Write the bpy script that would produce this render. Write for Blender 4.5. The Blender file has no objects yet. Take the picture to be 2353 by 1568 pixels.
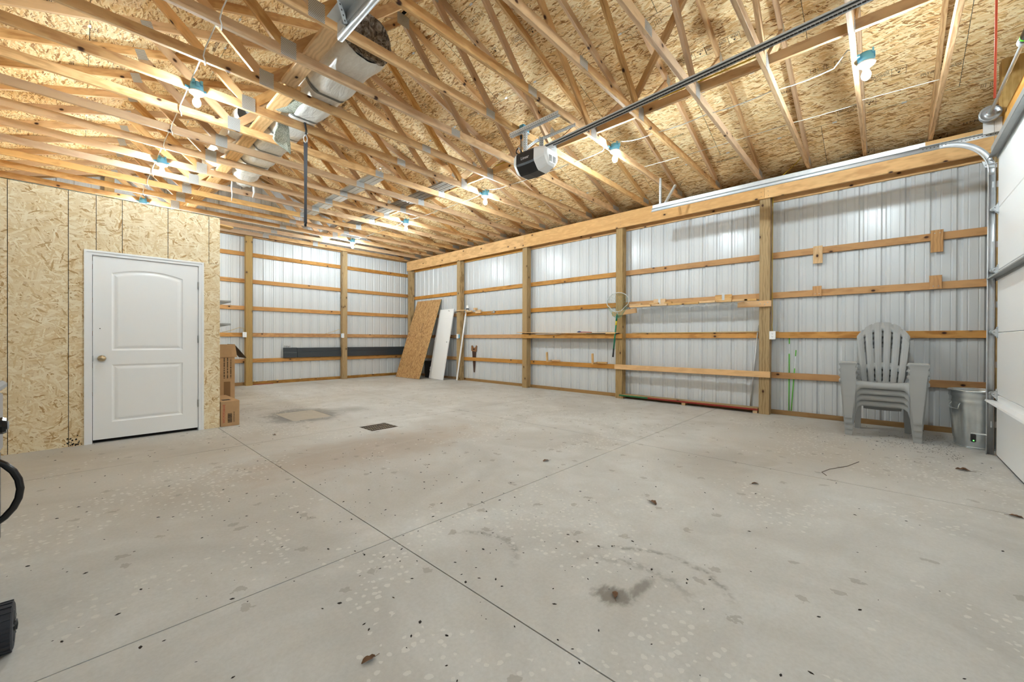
import bpy, bmesh, math, random
from mathutils import Vector, Matrix
random.seed(7)
sc = bpy.context.scene
COL = sc.collection

# ------------------------------------------------------------------ camera
CAM_F, CAM_YAW, CAM_PITCH, CAM_ROLL, CAM_H = 925.557, math.radians(47.1203), math.radians(-0.20366), math.radians(0.19137), 1.134
fw = Vector((math.sin(CAM_YAW)*math.cos(CAM_PITCH), math.cos(CAM_YAW)*math.cos(CAM_PITCH), math.sin(CAM_PITCH)))
rt = Vector((math.cos(CAM_YAW), -math.sin(CAM_YAW), 0)); up = rt.cross(fw)
rt2 = rt*math.cos(CAM_ROLL)+up*math.sin(CAM_ROLL); up2 = up*math.cos(CAM_ROLL)-rt*math.sin(CAM_ROLL)
cd = bpy.data.cameras.new('camera'); cam = bpy.data.objects.new('camera', cd); COL.objects.link(cam)
cd.sensor_fit = 'HORIZONTAL'; cd.sensor_width = 36.0; cd.lens = CAM_F*36.0/2353.0; cd.clip_start = 0.05; cd.clip_end = 100
m3 = Matrix((rt2, up2, -fw)).transposed()
cam.matrix_world = Matrix.Translation((0, 0, CAM_H)) @ m3.to_4x4()
sc.camera = cam

# ------------------------------------------------------------------ world, exposure
w = bpy.data.worlds.new('world'); sc.world = w; w.use_nodes = True
w.node_tree.nodes['Background'].inputs[0].default_value = (0.5, 0.6, 0.8, 1)
w.node_tree.nodes['Background'].inputs[1].default_value = 0.02
BULB_STRENGTH = 900.0
BULB_COLOR = (0.80, 0.935, 1.0, 1)
sc.view_settings.view_transform = 'Standard'
sc.view_settings.look = 'None'
sc.view_settings.gamma = 1.0
sc.view_settings.use_curve_mapping = False
sc.view_settings.exposure = 0.66
sc.cycles.max_bounces = 8
sc.cycles.diffuse_bounces = 4
sc.cycles.use_light_tree = False
sc.cycles.use_adaptive_sampling = True
sc.cycles.adaptive_threshold = 0.17
sc.cycles.glossy_bounces = 4
sc.cycles.transparent_max_bounces = 12
sc.cycles.sample_clamp_indirect = 10.0
sc.cycles.caustics_reflective = False
sc.cycles.caustics_refractive = False

# ------------------------------------------------------------------ key dimensions (metres)
XW, XG, XP, XH = 7.352, 7.31, 7.16, 7.12          # right wall: metal, girt face, post face, header face
YW, YG, YP = 11.412, 11.37, 11.225                 # back wall
YF = -1.0                                          # front wall metal
XL = -1.79                                         # left wall metal
RX, RZ = 2.783, 5.24                               # ridge line, underside of the roof boards
def deck(x): return RZ-abs(x-RX)/3.0
TY0, TS, NT0, NT1 = 0.2, 0.6096, -1, 18            # near face of truss k: TY0+TS*k
CB, CT = 3.612, 3.701                              # bottom chord of the trusses
HB, HT = 3.30, 3.59                                # header on the right wall
YPART, XPART, ZPART = 6.23, 1.23, 2.67             # partition with the white door

# ------------------------------------------------------------------ helpers
def lin(c):
    return tuple((v/12.92 if v <= 0.04045 else ((v+0.055)/1.055)**2.4) for v in [x/255.0 for x in c])
def wm(o):
    return o.matrix_basis.copy() if o.parent is None else wm(o.parent) @ o.matrix_parent_inverse @ o.matrix_basis
def place(o, M, parent=None):
    if parent is not None:
        o.parent = parent; o.matrix_parent_inverse = wm(parent).inverted()
    o.matrix_basis = M
    return o
def tag(o, label=None, cat=None, group=None, kind=None):
    if label: o['label'] = label
    if cat: o['category'] = cat
    if group: o['group'] = group
    if kind: o['kind'] = kind
    return o
def thing(name, loc, label, cat, group=None, kind=None, rotz=0.0):
    o = bpy.data.objects.new(name, None); COL.objects.link(o); o.empty_display_size = 0.1
    o.matrix_basis = Matrix.Translation(loc) @ Matrix.Rotation(rotz, 4, 'Z')
    return tag(o, label, cat, group, kind)
class MB:
    """collects shapes and links them as one mesh object"""
    def __init__(s): s.v = []; s.f = []; s.m = []; s.sm = []
    def add(s, vs, fs, mi=0, smooth=False):
        b = len(s.v); s.v += [tuple(v) for v in vs]
        for f in fs: s.f.append(tuple(i+b for i in f)); s.m.append(mi); s.sm.append(smooth)
        return s
    def box(s, x0, x1, y0, y1, z0, z1, mi=0):
        return s.add([(x0,y0,z0),(x1,y0,z0),(x1,y1,z0),(x0,y1,z0),(x0,y0,z1),(x1,y0,z1),(x1,y1,z1),(x0,y1,z1)],
              [(0,3,2,1),(4,5,6,7),(0,1,5,4),(1,2,6,5),(2,3,7,6),(3,0,4,7)], mi)
    def cbox(s, x0, x1, y0, y1, z0, z1, c=0.004, mi=0):
        # box with chamfered vertical (z) edges and top/bottom rim
        def ring(z, k):
            a, b, d, e = x0+k, x1-k, y0+k, y1-k
            return [(a+c,d,z),(b-c,d,z),(b,d+c,z),(b,e-c,z),(b-c,e,z),(a+c,e,z),(a,e-c,z),(a,d+c,z)]
        vs = ring(z0, c)+ring(z0+c, 0)+ring(z1-c, 0)+ring(z1, c)
        fs = [tuple(range(7, -1, -1)), tuple(range(24, 32))]
        for r in range(3):
            for i in range(8):
                j = (i+1) % 8; fs.append((r*8+i, r*8+j, r*8+8+j, r*8+8+i))
        return s.add(vs, fs, mi)
    def lathe(s, prof, n=24, center=(0,0,0), axis='Z', mi=0, smooth=True, cap=True):
        cx, cy, cz = center; vs = []; fs = []
        for r, z in prof:
            for i in range(n):
                a = 2*math.pi*i/n; p = (r*math.cos(a), r*math.sin(a), z)
                if axis == 'X': p = (z, r*math.cos(a), r*math.sin(a))
                elif axis == 'Y': p = (r*math.sin(a), z, r*math.cos(a))
                vs.append((p[0]+cx, p[1]+cy, p[2]+cz))
        for k in range(len(prof)-1):
            for i in range(n):
                j = (i+1) % n; fs.append((k*n+i, k*n+j, (k+1)*n+j, (k+1)*n+i))
        if cap:
            if prof[0][0] > 1e-6: fs.append(tuple(range(n-1, -1, -1)))
            if prof[-1][0] > 1e-6: fs.append(tuple(range((len(prof)-1)*n, len(prof)*n)))
        return s.add(vs, fs, mi, smooth)
    def tube(s, pts, r, n=8, mi=0, closed=False, smooth=True, flat=None):
        pts = [Vector(p) for p in pts]; N = len(pts); vs = []; fs = []
        rr = r if isinstance(r, (list, tuple)) else [r]*N
        prev = None
        for k in range(N):
            if closed: t = pts[(k+1) % N]-pts[k-1]
            else: t = pts[min(k+1, N-1)]-pts[max(k-1, 0)]
            t.normalize()
            if prev is None:
                a = Vector((0,0,1)) if abs(t.z) < 0.9 else Vector((1,0,0)); u = t.cross(a).normalized()
            else:
                u = (prev-t*prev.dot(t)).normalized()
            prev = u; v = t.cross(u)
            for i in range(n):
                a = 2*math.pi*i/n
                fx = flat if flat else 1.0
                vs.append(pts[k]+(u*math.cos(a)+v*math.sin(a)*fx)*rr[k])
        K = N if closed else N-1
        for k in range(K):
            for i in range(n):
                j = (i+1) % n; k2 = (k+1) % N
                fs.append((k*n+i, k*n+j, k2*n+j, k2*n+i))
        if not closed:
            fs.append(tuple(range(n-1, -1, -1))); fs.append(tuple(range((N-1)*n, N*n)))
        return s.add(vs, fs, mi, smooth)
    def prism(s, poly, d, axis='Y', o=0.0, mi=0):
        # convex-or-not polygon (2D) extruded by d from o along the axis; sides + fan caps through ngons
        n = len(poly); vs = []
        for q in (o, o+d):
            for a, b in poly:
                vs.append({'X': (q, a, b), 'Y': (a, q, b), 'Z': (a, b, q)}[axis])
        fs = [tuple(range(n)), tuple(range(2*n-1, n-1, -1))]
        for i in range(n):
            j = (i+1) % n; fs.append((i, i+n, j+n, j))
        return s.add(vs, fs, mi)
    def quad(s, a, b, c, d, mi=0): return s.add([a, b, c, d], [(0,1,2,3)], mi)
    def mesh(s, name, mats):
        me = bpy.data.meshes.new(name); me.from_pydata(s.v, [], s.f)
        for m in (mats if isinstance(mats, (list, tuple)) else [mats]): me.materials.append(m)
        me.polygons.foreach_set('material_index', s.m); me.polygons.foreach_set('use_smooth', s.sm)
        bm = bmesh.new(); bm.from_mesh(me); bmesh.ops.recalc_face_normals(bm, faces=bm.faces[:]); bm.to_mesh(me); bm.free()
        me.update(); return me
    def build(s, name, mats, parent=None, M=None, label=None):
        """geometry is given in world metres (or in the frame M)"""
        me = s.mesh(name, mats); o = bpy.data.objects.new(name, me); COL.objects.link(o)
        if M is None:
            # origin at the centre of the geometry
            xs = [v.co for v in me.vertices]
            c = sum(xs, Vector())/max(1, len(xs))
            me.transform(Matrix.Translation(-c)); M = Matrix.Translation(c)
        place(o, M, parent)
        if label: o['label'] = label
        return o
def inst(name, me, M, parent=None, label=None):
    o = bpy.data.objects.new(name, me); COL.objects.link(o); place(o, M, parent)
    if label: o['label'] = label
    return o
_bc = {}
def beam_mesh(name, L, wd, ht, mat, c=0.003):
    key = (name, round(L,3), round(wd,4), round(ht,4), mat.name)
    if key not in _bc:
        b = MB(); x0, x1 = -L/2, L/2; y, z = wd/2, ht/2
        sec = [(-y+c,-z),(y-c,-z),(y,-z+c),(y,z-c),(y-c,z),(-y+c,z),(-y,z-c),(-y,-z+c)]
        b.prism(sec, L, 'X', -L/2); _bc[key] = b.mesh(name, mat)
    return _bc[key]
def beam(name, p0, p1, wd, ht, mat, parent=None, upv=(0,0,1), label=None):
    """lumber from p0 to p1 (centre line); wd across, ht along upv; local X is the grain"""
    p0, p1 = Vector(p0), Vector(p1); x = (p1-p0); L = x.length; x.normalize()
    z = Vector(upv); z = (z-x*z.dot(x)).normalized(); y = z.cross(x)
    M = Matrix(((x.x,y.x,z.x,0),(x.y,y.y,z.y,0),(x.z,y.z,z.z,0),(0,0,0,1))); M.translation = (p0+p1)/2
    return inst(name, beam_mesh(name, L, wd, ht, mat), M, parent, label)
def frame(o, x, y):
    x = Vector(x).normalized(); y = Vector(y); y = (y-x*y.dot(x)).normalized(); z = x.cross(y)
    M = Matrix(((x.x,y.x,z.x,0),(x.y,y.y,z.y,0),(x.z,y.z,z.z,0),(0,0,0,1))); M.translation = Vector(o); return M
ORD = ['first','second','third','fourth','fifth','sixth','seventh','eighth','ninth','tenth','eleventh','twelfth','thirteenth','fourteenth',
       'fifteenth','sixteenth','seventeenth','eighteenth','nineteenth','twentieth','twenty-first']

# ------------------------------------------------------------------ materials
class NT:
    def __init__(s, name):
        s.mat = bpy.data.materials.new(name); s.mat.use_nodes = True; s.t = s.mat.node_tree
        s.b = s.t.nodes['Principled BSDF']
    def n(s, typ, **kw):
        nd = s.t.nodes.new(typ)
        for k, v in kw.items():
            if k.startswith('i_'):
                key = k[2:]; key = int(key) if key.isdigit() else key.replace('_', ' ')
                s.set(nd.inputs[key], v)
            else: setattr(nd, k, v)
        return nd
    def set(s, sock, v):
        if isinstance(v, bpy.types.NodeSocket): s.t.links.new(v, sock)
        elif isinstance(v, (tuple, list)) and sock.type == 'RGBA' and len(v) == 3: sock.default_value = (*v, 1)
        else: sock.default_value = v
    def math(s, op, a, b=None, c=None, clamp=False):
        nd = s.t.nodes.new('ShaderNodeMath'); nd.operation = op; nd.use_clamp = clamp
        s.set(nd.inputs[0], a)
        if b is not None: s.set(nd.inputs[1], b)
        if c is not None: s.set(nd.inputs[2], c)
        return nd.outputs[0]
    def vmath(s, op, a, b=None):
        nd = s.t.nodes.new('ShaderNodeVectorMath'); nd.operation = op; s.set(nd.inputs[0], a)
        if b is not None: s.set(nd.inputs[1], b)
        return nd.outputs['Value'] if op in ('LENGTH', 'DISTANCE', 'DOT_PRODUCT') else nd.outputs['Vector']
    def mix(s, f, a, b, mode='MIX'):
        nd = s.t.nodes.new('ShaderNodeMix'); nd.data_type = 'RGBA'; nd.blend_type = mode; nd.clamp_factor = True
        s.set(nd.inputs[0], f); s.set(nd.inputs[6], a); s.set(nd.inputs[7], b); return nd.outputs[2]
    def ramp(s, f, stops, interp='LINEAR'):
        nd = s.t.nodes.new('ShaderNodeValToRGB'); nd.color_ramp.interpolation = interp; s.set(nd.inputs[0], f)
        e = nd.color_ramp.elements
        while len(e) < len(stops): e.new(0.5)
        for el, (p, c) in zip(e, stops): el.position = p; el.color = (*c, 1) if len(c) == 3 else c
        return nd.outputs[0]
    def mapr(s, v, a, b, c=0.0, d=1.0, smooth=False):
        nd = s.t.nodes.new('ShaderNodeMapRange'); nd.interpolation_type = 'SMOOTHSTEP' if smooth else 'LINEAR'
        for i, q in enumerate((v, a, b, c, d)): s.set(nd.inputs[i], q)
        return nd.outputs[0]
    def noise(s, vec, scale, detail=4, rough=0.55, dist=0.0, dim='3D'):
        nd = s.n('ShaderNodeTexNoise'); nd.noise_dimensions = dim
        s.set(nd.inputs['Vector'], vec); nd.inputs['Scale'].default_value = scale; nd.inputs['Detail'].default_value = detail
        nd.inputs['Roughness'].default_value = rough; nd.inputs['Distortion'].default_value = dist
        return nd.outputs['Fac']
    def voro(s, vec, scale, feature='F1', rnd=1.0, dim='3D'):
        nd = s.n('ShaderNodeTexVoronoi'); nd.feature = feature; nd.voronoi_dimensions = dim
        s.set(nd.inputs['Vector'], vec); nd.inputs['Scale'].default_value = scale; nd.inputs['Randomness'].default_value = rnd
        return nd
    def mapping(s, vec, loc=(0,0,0), rot=(0,0,0), scale=(1,1,1)):
        nd = s.n('ShaderNodeMapping'); s.set(nd.inputs[0], vec); s.set(nd.inputs[1], loc); nd.inputs[2].default_value = rot; nd.inputs[3].default_value = scale
        return nd.outputs[0]
    def objcoord(s, spread=37.0):
        tc = s.n('ShaderNodeTexCoord').outputs['Object']; oi = s.n('ShaderNodeObjectInfo')
        r = s.math('MULTIPLY', oi.outputs['Random'], spread)
        cx = s.n('ShaderNodeCombineXYZ'); s.set(cx.inputs[0], r); s.set(cx.inputs[1], s.math('MULTIPLY', r, 1.7)); s.set(cx.inputs[2], s.math('MULTIPLY', r, 0.6))
        return s.vmath('ADD', tc, cx.outputs[0]), oi.outputs['Random'], tc
    def bump(s, h, strength=0.3, dist=0.01):
        nd = s.n('ShaderNodeBump'); s.set(nd.inputs['Height'], h); nd.inputs['Strength'].default_value = strength; nd.inputs['Distance'].default_value = dist
        s.set(s.b.inputs['Normal'], nd.outputs[0])
    def out(s, col, rough=0.6, metal=0.0, spec=0.5):
        s.set(s.b.inputs['Base Color'], col); s.set(s.b.inputs['Roughness'], rough); s.set(s.b.inputs['Metallic'], metal)
        s.b.inputs['Specular IOR Level'].default_value = spec
        return s.mat
def plain(name, col, rough=0.5, metal=0.0, spec=0.5, var=0.0, scale=20.0):
    n = NT(name); c = lin(col)
    if var > 0:
        v, r, tc = n.objcoord()
        f = n.noise(v, scale, 4)
        lo = tuple(x*(1-var) for x in c); hi = tuple(min(1, x*(1+var)) for x in c)
        return n.out(n.ramp(f, [(0.3, lo), (0.7, hi)]), rough, metal, spec)
    return n.out((*c, 1), rough, metal, spec)
def lumber(name, light, dark, tone, knot=(60, 30, 14), var=0.35, rough=0.62, knots=0.82):
    n = NT(name); v, rnd, tc = n.objcoord(61.0)
    st = n.mapping(v, scale=(1.1, 16, 16))
    g1 = n.noise(st, 1.0, 3, 0.6, 0.6)
    fine = n.noise(n.mapping(v, scale=(6, 160, 160)), 1.0, 1, 0.6)
    wv = n.n('ShaderNodeTexWave', wave_type='BANDS', bands_direction='Y')
    n.set(wv.inputs['Vector'], n.mapping(v, scale=(0.35, 1.0, 1.0))); wv.inputs['Scale'].default_value = 9.0; wv.inputs['Distortion'].default_value = 7.0
    wv.inputs['Detail'].default_value = 2.0; wv.inputs['Detail Scale'].default_value = 1.4
    g = n.math('ADD', n.math('MULTIPLY', g1, 0.62), n.math('MULTIPLY', wv.outputs['Fac'], 0.26))
    g = n.math('ADD', g, n.math('MULTIPLY', fine, 0.16))
    col = n.ramp(g, [(0.3, lin(dark)), (0.55, lin(light)), (0.8, tuple(min(1, x*1.12) for x in lin(light)))])
    col = n.mix(n.mapr(rnd, 0.3, 0.9, 0.0, 0.9), col, n.mix(0.75, col, (*lin(tone), 1)))
    hs = n.n('ShaderNodeHueSaturation'); n.set(hs.inputs['Color'], col)
    r2 = n.math('FRACT', n.math('MULTIPLY', rnd, 17.3))
    n.set(hs.inputs['Value'], n.mapr(r2, 0, 1, 1-var*0.5, 1+var*0.35)); n.set(hs.inputs['Saturation'], n.mapr(n.math('FRACT', n.math('MULTIPLY', rnd, 7.7)), 0, 1, 0.82, 1.08))
    sv = n.n('ShaderNodeSeparateXYZ', i_0=v); cv = n.n('ShaderNodeCombineXYZ'); n.set(cv.inputs[0], sv.outputs[0]); n.set(cv.inputs[1], n.math('MULTIPLY', n.math('ADD', sv.outputs[1], sv.outputs[2]), 1.5))
    kv = n.voro(cv.outputs[0], 4.2, dim='2D')
    pick = n.math('GREATER_THAN', n.n('ShaderNodeSeparateColor', i_0=kv.outputs['Color']).outputs[0], knots)
    kk = n.math('MULTIPLY', pick, n.mapr(kv.outputs['Distance'], 0.05, 0.13, 1.0, 0.0, True))
    halo = n.math('MULTIPLY', pick, n.mapr(kv.outputs['Distance'], 0.1, 0.32, 0.35, 0.0, True))
    c2 = n.mix(halo, hs.outputs[0], (*[x*0.7 for x in lin(dark)], 1))
    c2 = n.mix(kk, c2, (*lin(knot), 1))
    return n.out(c2, rough, 0, 0.35)
def osb(name, light, mid, dark, angles, stretch=5.5, var=0.12, darkness=1.0, bigamt=0.22):
    """pressed wood strands: several layers of long flakes, the topmost flake wins"""
    n = NT(name); v, rnd, tc = n.objcoord(83.0)
    warp = n.n('ShaderNodeTexNoise'); warp.noise_dimensions = '2D'; n.set(warp.inputs['Vector'], v); warp.inputs['Scale'].default_value = 9.0; warp.inputs['Detail'].default_value = 1
    sb = n.n('ShaderNodeVectorMath', operation='SCALE'); n.set(sb.inputs[0], n.vmath('SUBTRACT', warp.outputs['Color'], (0.5, 0.5, 0.5))); sb.inputs['Scale'].default_value = 0.02
    wvec = n.vmath('ADD', v, sb.outputs[0])
    best = None; tone = None
    for i, (a, sc_) in enumerate(angles):
        mp = n.mapping(wvec, loc=(i*3.1, i*5.7, i*2.3), rot=(0, 0, math.radians(a)), scale=(1.0/sc_, 1.0/(sc_*stretch), 1.0)); mp.node.vector_type = 'TEXTURE'
        vo = n.voro(mp, 1.0, dim='2D'); sp = n.n('ShaderNodeSeparateColor', i_0=vo.outputs['Color'])
        score = n.math('SUBTRACT', sp.outputs[0], n.math('MULTIPLY', n.math('POWER', vo.outputs['Distance'], 2.0), 0.9))
        t = sp.outputs[1]
        if best is None: best, tone = score, t
        else:
            f = n.math('GREATER_THAN', score, best)
            tone = n.math('ADD', n.math('MULTIPLY', f, t), n.math('MULTIPLY', n.math('SUBTRACT', 1.0, f), tone))
            best = n.math('MAXIMUM', score, best)
    big = n.noise(v, 1.6, 2, 0.5, dim='2D')
    t2 = n.math('ADD', tone, n.math('MULTIPLY', n.math('SUBTRACT', big, 0.5), bigamt))
    t2 = n.math('ADD', t2, n.math('MULTIPLY', n.math('SUBTRACT', rnd, 0.5), var))
    L, Md, D = lin(light), lin(mid), lin(dark)
    mx = lambda p, q, f: tuple(x*(1-f)+y*f for x, y in zip(p, q))
    col = n.ramp(t2, [(0.0, mx(D, Md, 0.25)), (0.05*darkness, D), (0.14*darkness, mx(D, Md, 0.6)), (0.28*darkness, Md), (0.65, mx(L, Md, 0.45)), (1.0, L)])
    gap = n.mapr(best, 0.22, 0.44, 0.5, 0.0)
    col = n.mix(gap, col, (*mx(D, Md, 0.2), 1))
    return n.out(col, 0.62, 0, 0.3)

M = {}
M['pine'] = lumber('pine_lumber', (220, 178, 122), (188, 138, 84), (196, 164, 134))
M['girt'] = lumber('girt_lumber', (204, 150, 84), (174, 118, 58), (196, 142, 82), var=0.2)
M['header'] = lumber('header_lumber', (230, 180, 110), (210, 154, 86), (226, 172, 102), var=0.1, knots=0.86)
M['fresh'] = lumber('fresh_pine', (226, 184, 126), (200, 150, 92), (222, 182, 130), var=0.15, knots=0.9)
M['treated'] = lumber('treated_post', (180, 148, 96), (142, 110, 60), (168, 138, 90), (70, 40, 20), var=0.15)
M['plate_lumber'] = lumber('base_plate_lumber', (176, 132, 76), (140, 98, 50), (150, 116, 70), var=0.2)
M['osb_roof'] = osb('osb_roof', (252, 234, 192), (230, 190, 130), (150, 102, 54), [(3, 9), (-8, 10.5), (13, 9.5), (-19, 12), (44, 15)], 6.0, 0.1)
M['osb_wall'] = osb('osb_wall', (250, 236, 206), (228, 202, 156), (190, 150, 100), [(35, 8.5), (-28, 9.5), (82, 9), (8, 10), (-62, 11)], 6.5, 0.04, 0.5, 0.12)
M['osb_board'] = osb('osb_board', (216, 176, 124), (190, 146, 94), (136, 92, 50), [(86, 15), (97, 16), (79, 15), (108, 18)], 4.8, 0.1)
M['osb_edge'] = plain('osb_green_edge', (52, 92, 74), 0.7)
M['gap'] = plain('dark_joint', (28, 24, 20), 0.9)
M['roof_block'] = plain('dark_roof_block', (22, 22, 22), 0.9)

M['steel'] = plain('white_ribbed_steel', (210, 212, 213), 0.27, 0.0, 0.6)
def concrete():
    n = NT('concrete'); g = n.n('ShaderNodeNewGeometry').outputs['Position']
    a = n.noise(g, 0.9, 4, 0.6, 0.6, '2D'); b = n.noise(n.mapping(g, loc=(7, 3, 0)), 4.0, 6, 0.62, 0.4, '2D'); c = n.noise(g, 55.0, 2, 0.7, 0, '2D')
    d = n.noise(n.mapping(g, loc=(1, 9, 0), scale=(1, 1, 1)), 0.45, 2, 0.5, 0, '2D')
    base = n.ramp(a, [(0.28, lin((188, 185, 180))), (0.5, lin((205, 203, 199))), (0.72, lin((213, 212, 209)))])
    base = n.mix(n.mapr(b, 0.35, 0.7, 0.0, 0.45), base, (*lin((192, 188, 181)), 1))
    base = n.mix(n.mapr(d, 0.5, 0.75, 0.0, 0.35), base, (*lin((182, 170, 154)), 1))
    base = n.mix(n.mapr(c, 0.3, 0.75, 0.0, 0.12), base, (*lin((120, 112, 102)), 1))
    sx = n.n('ShaderNodeSeparateXYZ', i_0=g)
    wob = n.math('MULTIPLY', n.math('SUBTRACT', b, 0.5), 0.9)
    def spot(cx, cy, r0, r1, wb=1.0, ax=1.0, ay=1.0):
        dx = n.math('MULTIPLY', n.math('SUBTRACT', sx.outputs[0], cx), ax); dy = n.math('MULTIPLY', n.math('SUBTRACT', sx.outputs[1], cy), ay)
        r = n.math('SQRT', n.math('ADD', n.math('MULTIPLY', dx, dx), n.math('MULTIPLY', dy, dy)))
        return n.mapr(n.math('ADD', r, n.math('MULTIPLY', wob, wb)), r0, r1, 1.0, 0.0, True), r
    # brown traffic stain and oily rim around the patched square, oil spots, tyre scuffs
    for (cx, cy, r0, r1, wb, ax, ay, colr, amt) in [
        (2.1, 3.9, 0.2, 1.0, 1.2, 0.5, 1.3, (160, 138, 114), 0.55), (0.3, 5.3, 0.3, 1.5, 1.2, 0.6, 1.2, (166, 148, 124), 0.4),
        (2.28, 6.36, 0.30, 0.62, 0.7, 1.0, 0.8, (118, 114, 108), 0.75), (3.0, 6.3, 0.05, 0.4, 0.5, 1.0, 1.0, (126, 122, 114), 0.5),
        (1.61, 0.87, 0.03, 0.085, 0.30, 1.0, 1.0, (110, 102, 92), 0.75), (1.765, 0.81, 0.02, 0.07, 0.22, 0.6, 1.5, (112, 104, 94), 0.65),
        (4.2, 1.2, 0.05, 0.55, 0.8, 0.7, 0.8, (136, 126, 114), 0.4), (5.5, 0.6, 0.1, 1.1, 1.2, 0.6, 1.0, (158, 142, 122), 0.4)]:
        m_, _ = spot(cx, cy, r0, r1, wb, ax, ay)
        base = n.mix(n.math('MULTIPLY', m_, amt), base, (*lin(colr), 1))
    ripple = n.noise(g, 24.0, 2, 0.6, 0, '2D'); ring_wob = n.math('MULTIPLY', n.math('SUBTRACT', a, 0.5), 0.12)
    for (cx, cy, rad, wd, amt, x0, x1) in [(1.72, 0.80, 0.39, 0.035, 0.6, 1.86, 9.0), (1.55, 0.86, 0.36, 0.06, 0.4, 1.74, 9.0), (1.36, 1.62, 0.27, 0.045, 0.5, 1.44, 9)]:
        _, r = spot(cx, cy, 0, 1)
        ring = n.mapr(n.math('ABSOLUTE', n.math('SUBTRACT', n.math('ADD', r, ring_wob), rad)), 0.0, wd, 1.0, 0.0, True)
        ring = n.math('MULTIPLY', ring, n.mapr(ripple, 0.42, 0.6, 0.15, 1.0))
        ring = n.math('MULTIPLY', ring, n.math('MULTIPLY', n.mapr(sx.outputs[0], x0, x0+0.15, 0, 1), n.mapr(sx.outputs[0], x1-0.1, x1, 1, 0)))
        base = n.mix(n.math('MULTIPLY', ring, amt), base, (*lin((118, 112, 104)), 1))
    # pale splashes in drifts across the slab
    vo = n.voro(g, 25.0, dim='2D'); sp = n.n('ShaderNodeSeparateColor', i_0=vo.outputs['Color'])
    drift = n.mapr(n.noise(n.mapping(g, loc=(3.3, 1.2, 0)), 0.9, 2, 0.5, 0, '2D'), 0.5, 0.64, 0.0, 0.6)
    spk = n.noise(g, 26.0, 2, 0.6, 0, '2D')
    size = n.math('ADD', 0.10, n.math('MULTIPLY', sp.outputs[1], 0.22))
    dr = n.math('MULTIPLY', n.math('GREATER_THAN', drift, sp.outputs[0]), n.math('LESS_THAN', n.math('ADD', vo.outputs['Distance'], n.math('MULTIPLY', n.math('SUBTRACT', spk, 0.5), 0.75)), size))
    base = n.mix(n.math('MULTIPLY', dr, 0.5), base, (*lin((226, 223, 216)), 1))
    vo2 = n.voro(n.mapping(g, loc=(5, 2, 0)), 6.0, dim='2D'); sp2 = n.n('ShaderNodeSeparateColor', i_0=vo2.outputs['Color'])
    dk = n.math('MULTIPLY', n.math('GREATER_THAN', sp2.outputs[0], 0.86), n.math('LESS_THAN', n.math('ADD', vo2.outputs['Distance'], n.math('MULTIPLY', n.math('SUBTRACT', spk, 0.5), 0.5)), 0.15))
    base = n.mix(n.math('MULTIPLY', dk, 0.4), base, (*lin((134, 124, 112)), 1))
    return n.out(base, n.mapr(b, 0.3, 0.7, 0.5, 0.7), 0, 0.3)
M['concrete'] = concrete()
M['patch'] = plain('new_concrete_patch', (186, 178, 164), 0.75, var=0.06, scale=12)
M['white'] = plain('white_paint', (248, 248, 248), 0.4)
M['white_door'] = plain('white_moulded_door', (250, 250, 250), 0.38)
M['gdoor'] = plain('white_steel_door', (250, 250, 250), 0.33)
def galv(name, c=(212, 215, 217), rough=0.36, metal=0.45, var=0.06):
    n = NT(name); v, r, tc = n.objcoord()
    f = n.noise(v, 14, 3); l = lin(c)
    return n.out(n.ramp(f, [(0.3, tuple(x*(1-var) for x in l)), (0.7, tuple(min(1, x*(1+var)) for x in l))]), rough, metal, 0.5)
M['galv'] = galv('galvanised_steel')
M['galv_can'] = galv('galvanised_can', (206, 212, 214), 0.27, 0.7, 0.08)
M['galv_dark'] = galv('dull_galvanised', (166, 168, 167), 0.42, 0.4)
def toothplate():
    n = NT('toothed_truss_plate'); v, r, tc = n.objcoord()
    br = n.n('ShaderNodeTexBrick'); br.offset = 0.5
    n.set(br.inputs['Vector'], tc); br.inputs['Scale'].default_value = 1.0; br.inputs['Mortar Size'].default_value = 0.0022
    br.inputs['Brick Width'].default_value = 0.011; br.inputs['Row Height'].default_value = 0.0095; br.inputs['Mortar Smooth'].default_value = 0.1
    col = n.mix(br.outputs['Fac'], (*lin((132, 130, 124)), 1), (*lin((206, 208, 208)), 1))
    n.bump(br.outputs['Fac'], 0.5, 0.003)
    return n.out(col, 0.4, 0.6)
M['tooth'] = toothplate()
M['blue'] = plain('blue_plastic_box', (110, 186, 222), 0.45)
M['porcelain'] = plain('white_lampholder', (240, 240, 238), 0.35)
def bulbmat():
    n = NT('lit_bulb'); n.b.inputs['Base Color'].default_value = (1, 1, 1, 1)
    n.b.inputs['Emission Color'].default_value = BULB_COLOR; n.b.inputs['Emission Strength'].default_value = BULB_STRENGTH
    return n.mat
M['bulb'] = bulbmat()
M['cable'] = plain('white_cable', (232, 230, 224), 0.5)
M['cable_y'] = plain('yellow_cable', (206, 168, 40), 0.5)
M['black'] = plain('black_plastic', (26, 26, 28), 0.35)
M['black_gloss'] = plain('black_gloss', (12, 12, 14), 0.18)
M['chair'] = plain('grey_plastic', (166, 167, 166), 0.42)
M['card'] = plain('cardboard', (190, 152, 110), 0.85, var=0.05, scale=14)
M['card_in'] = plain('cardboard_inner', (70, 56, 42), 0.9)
M['charcoal'] = plain('charcoal_steel', (58, 62, 66), 0.38)
M['plastic_wrap'] = None
def wrap():
    n = NT('white_plastic_wrap'); v, r, tc = n.objcoord()
    f = n.noise(n.mapping(v, scale=(5, 1.2, 5)), 4.0, 5, 0.6, 1.5)
    n.bump(f, 0.35, 0.02)
    return n.out(n.ramp(f, [(0.3, lin((222, 218, 212))), (0.7, lin((240, 238, 234)))]), 0.28, 0, 0.6)
M['plastic_wrap'] = wrap()
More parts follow.
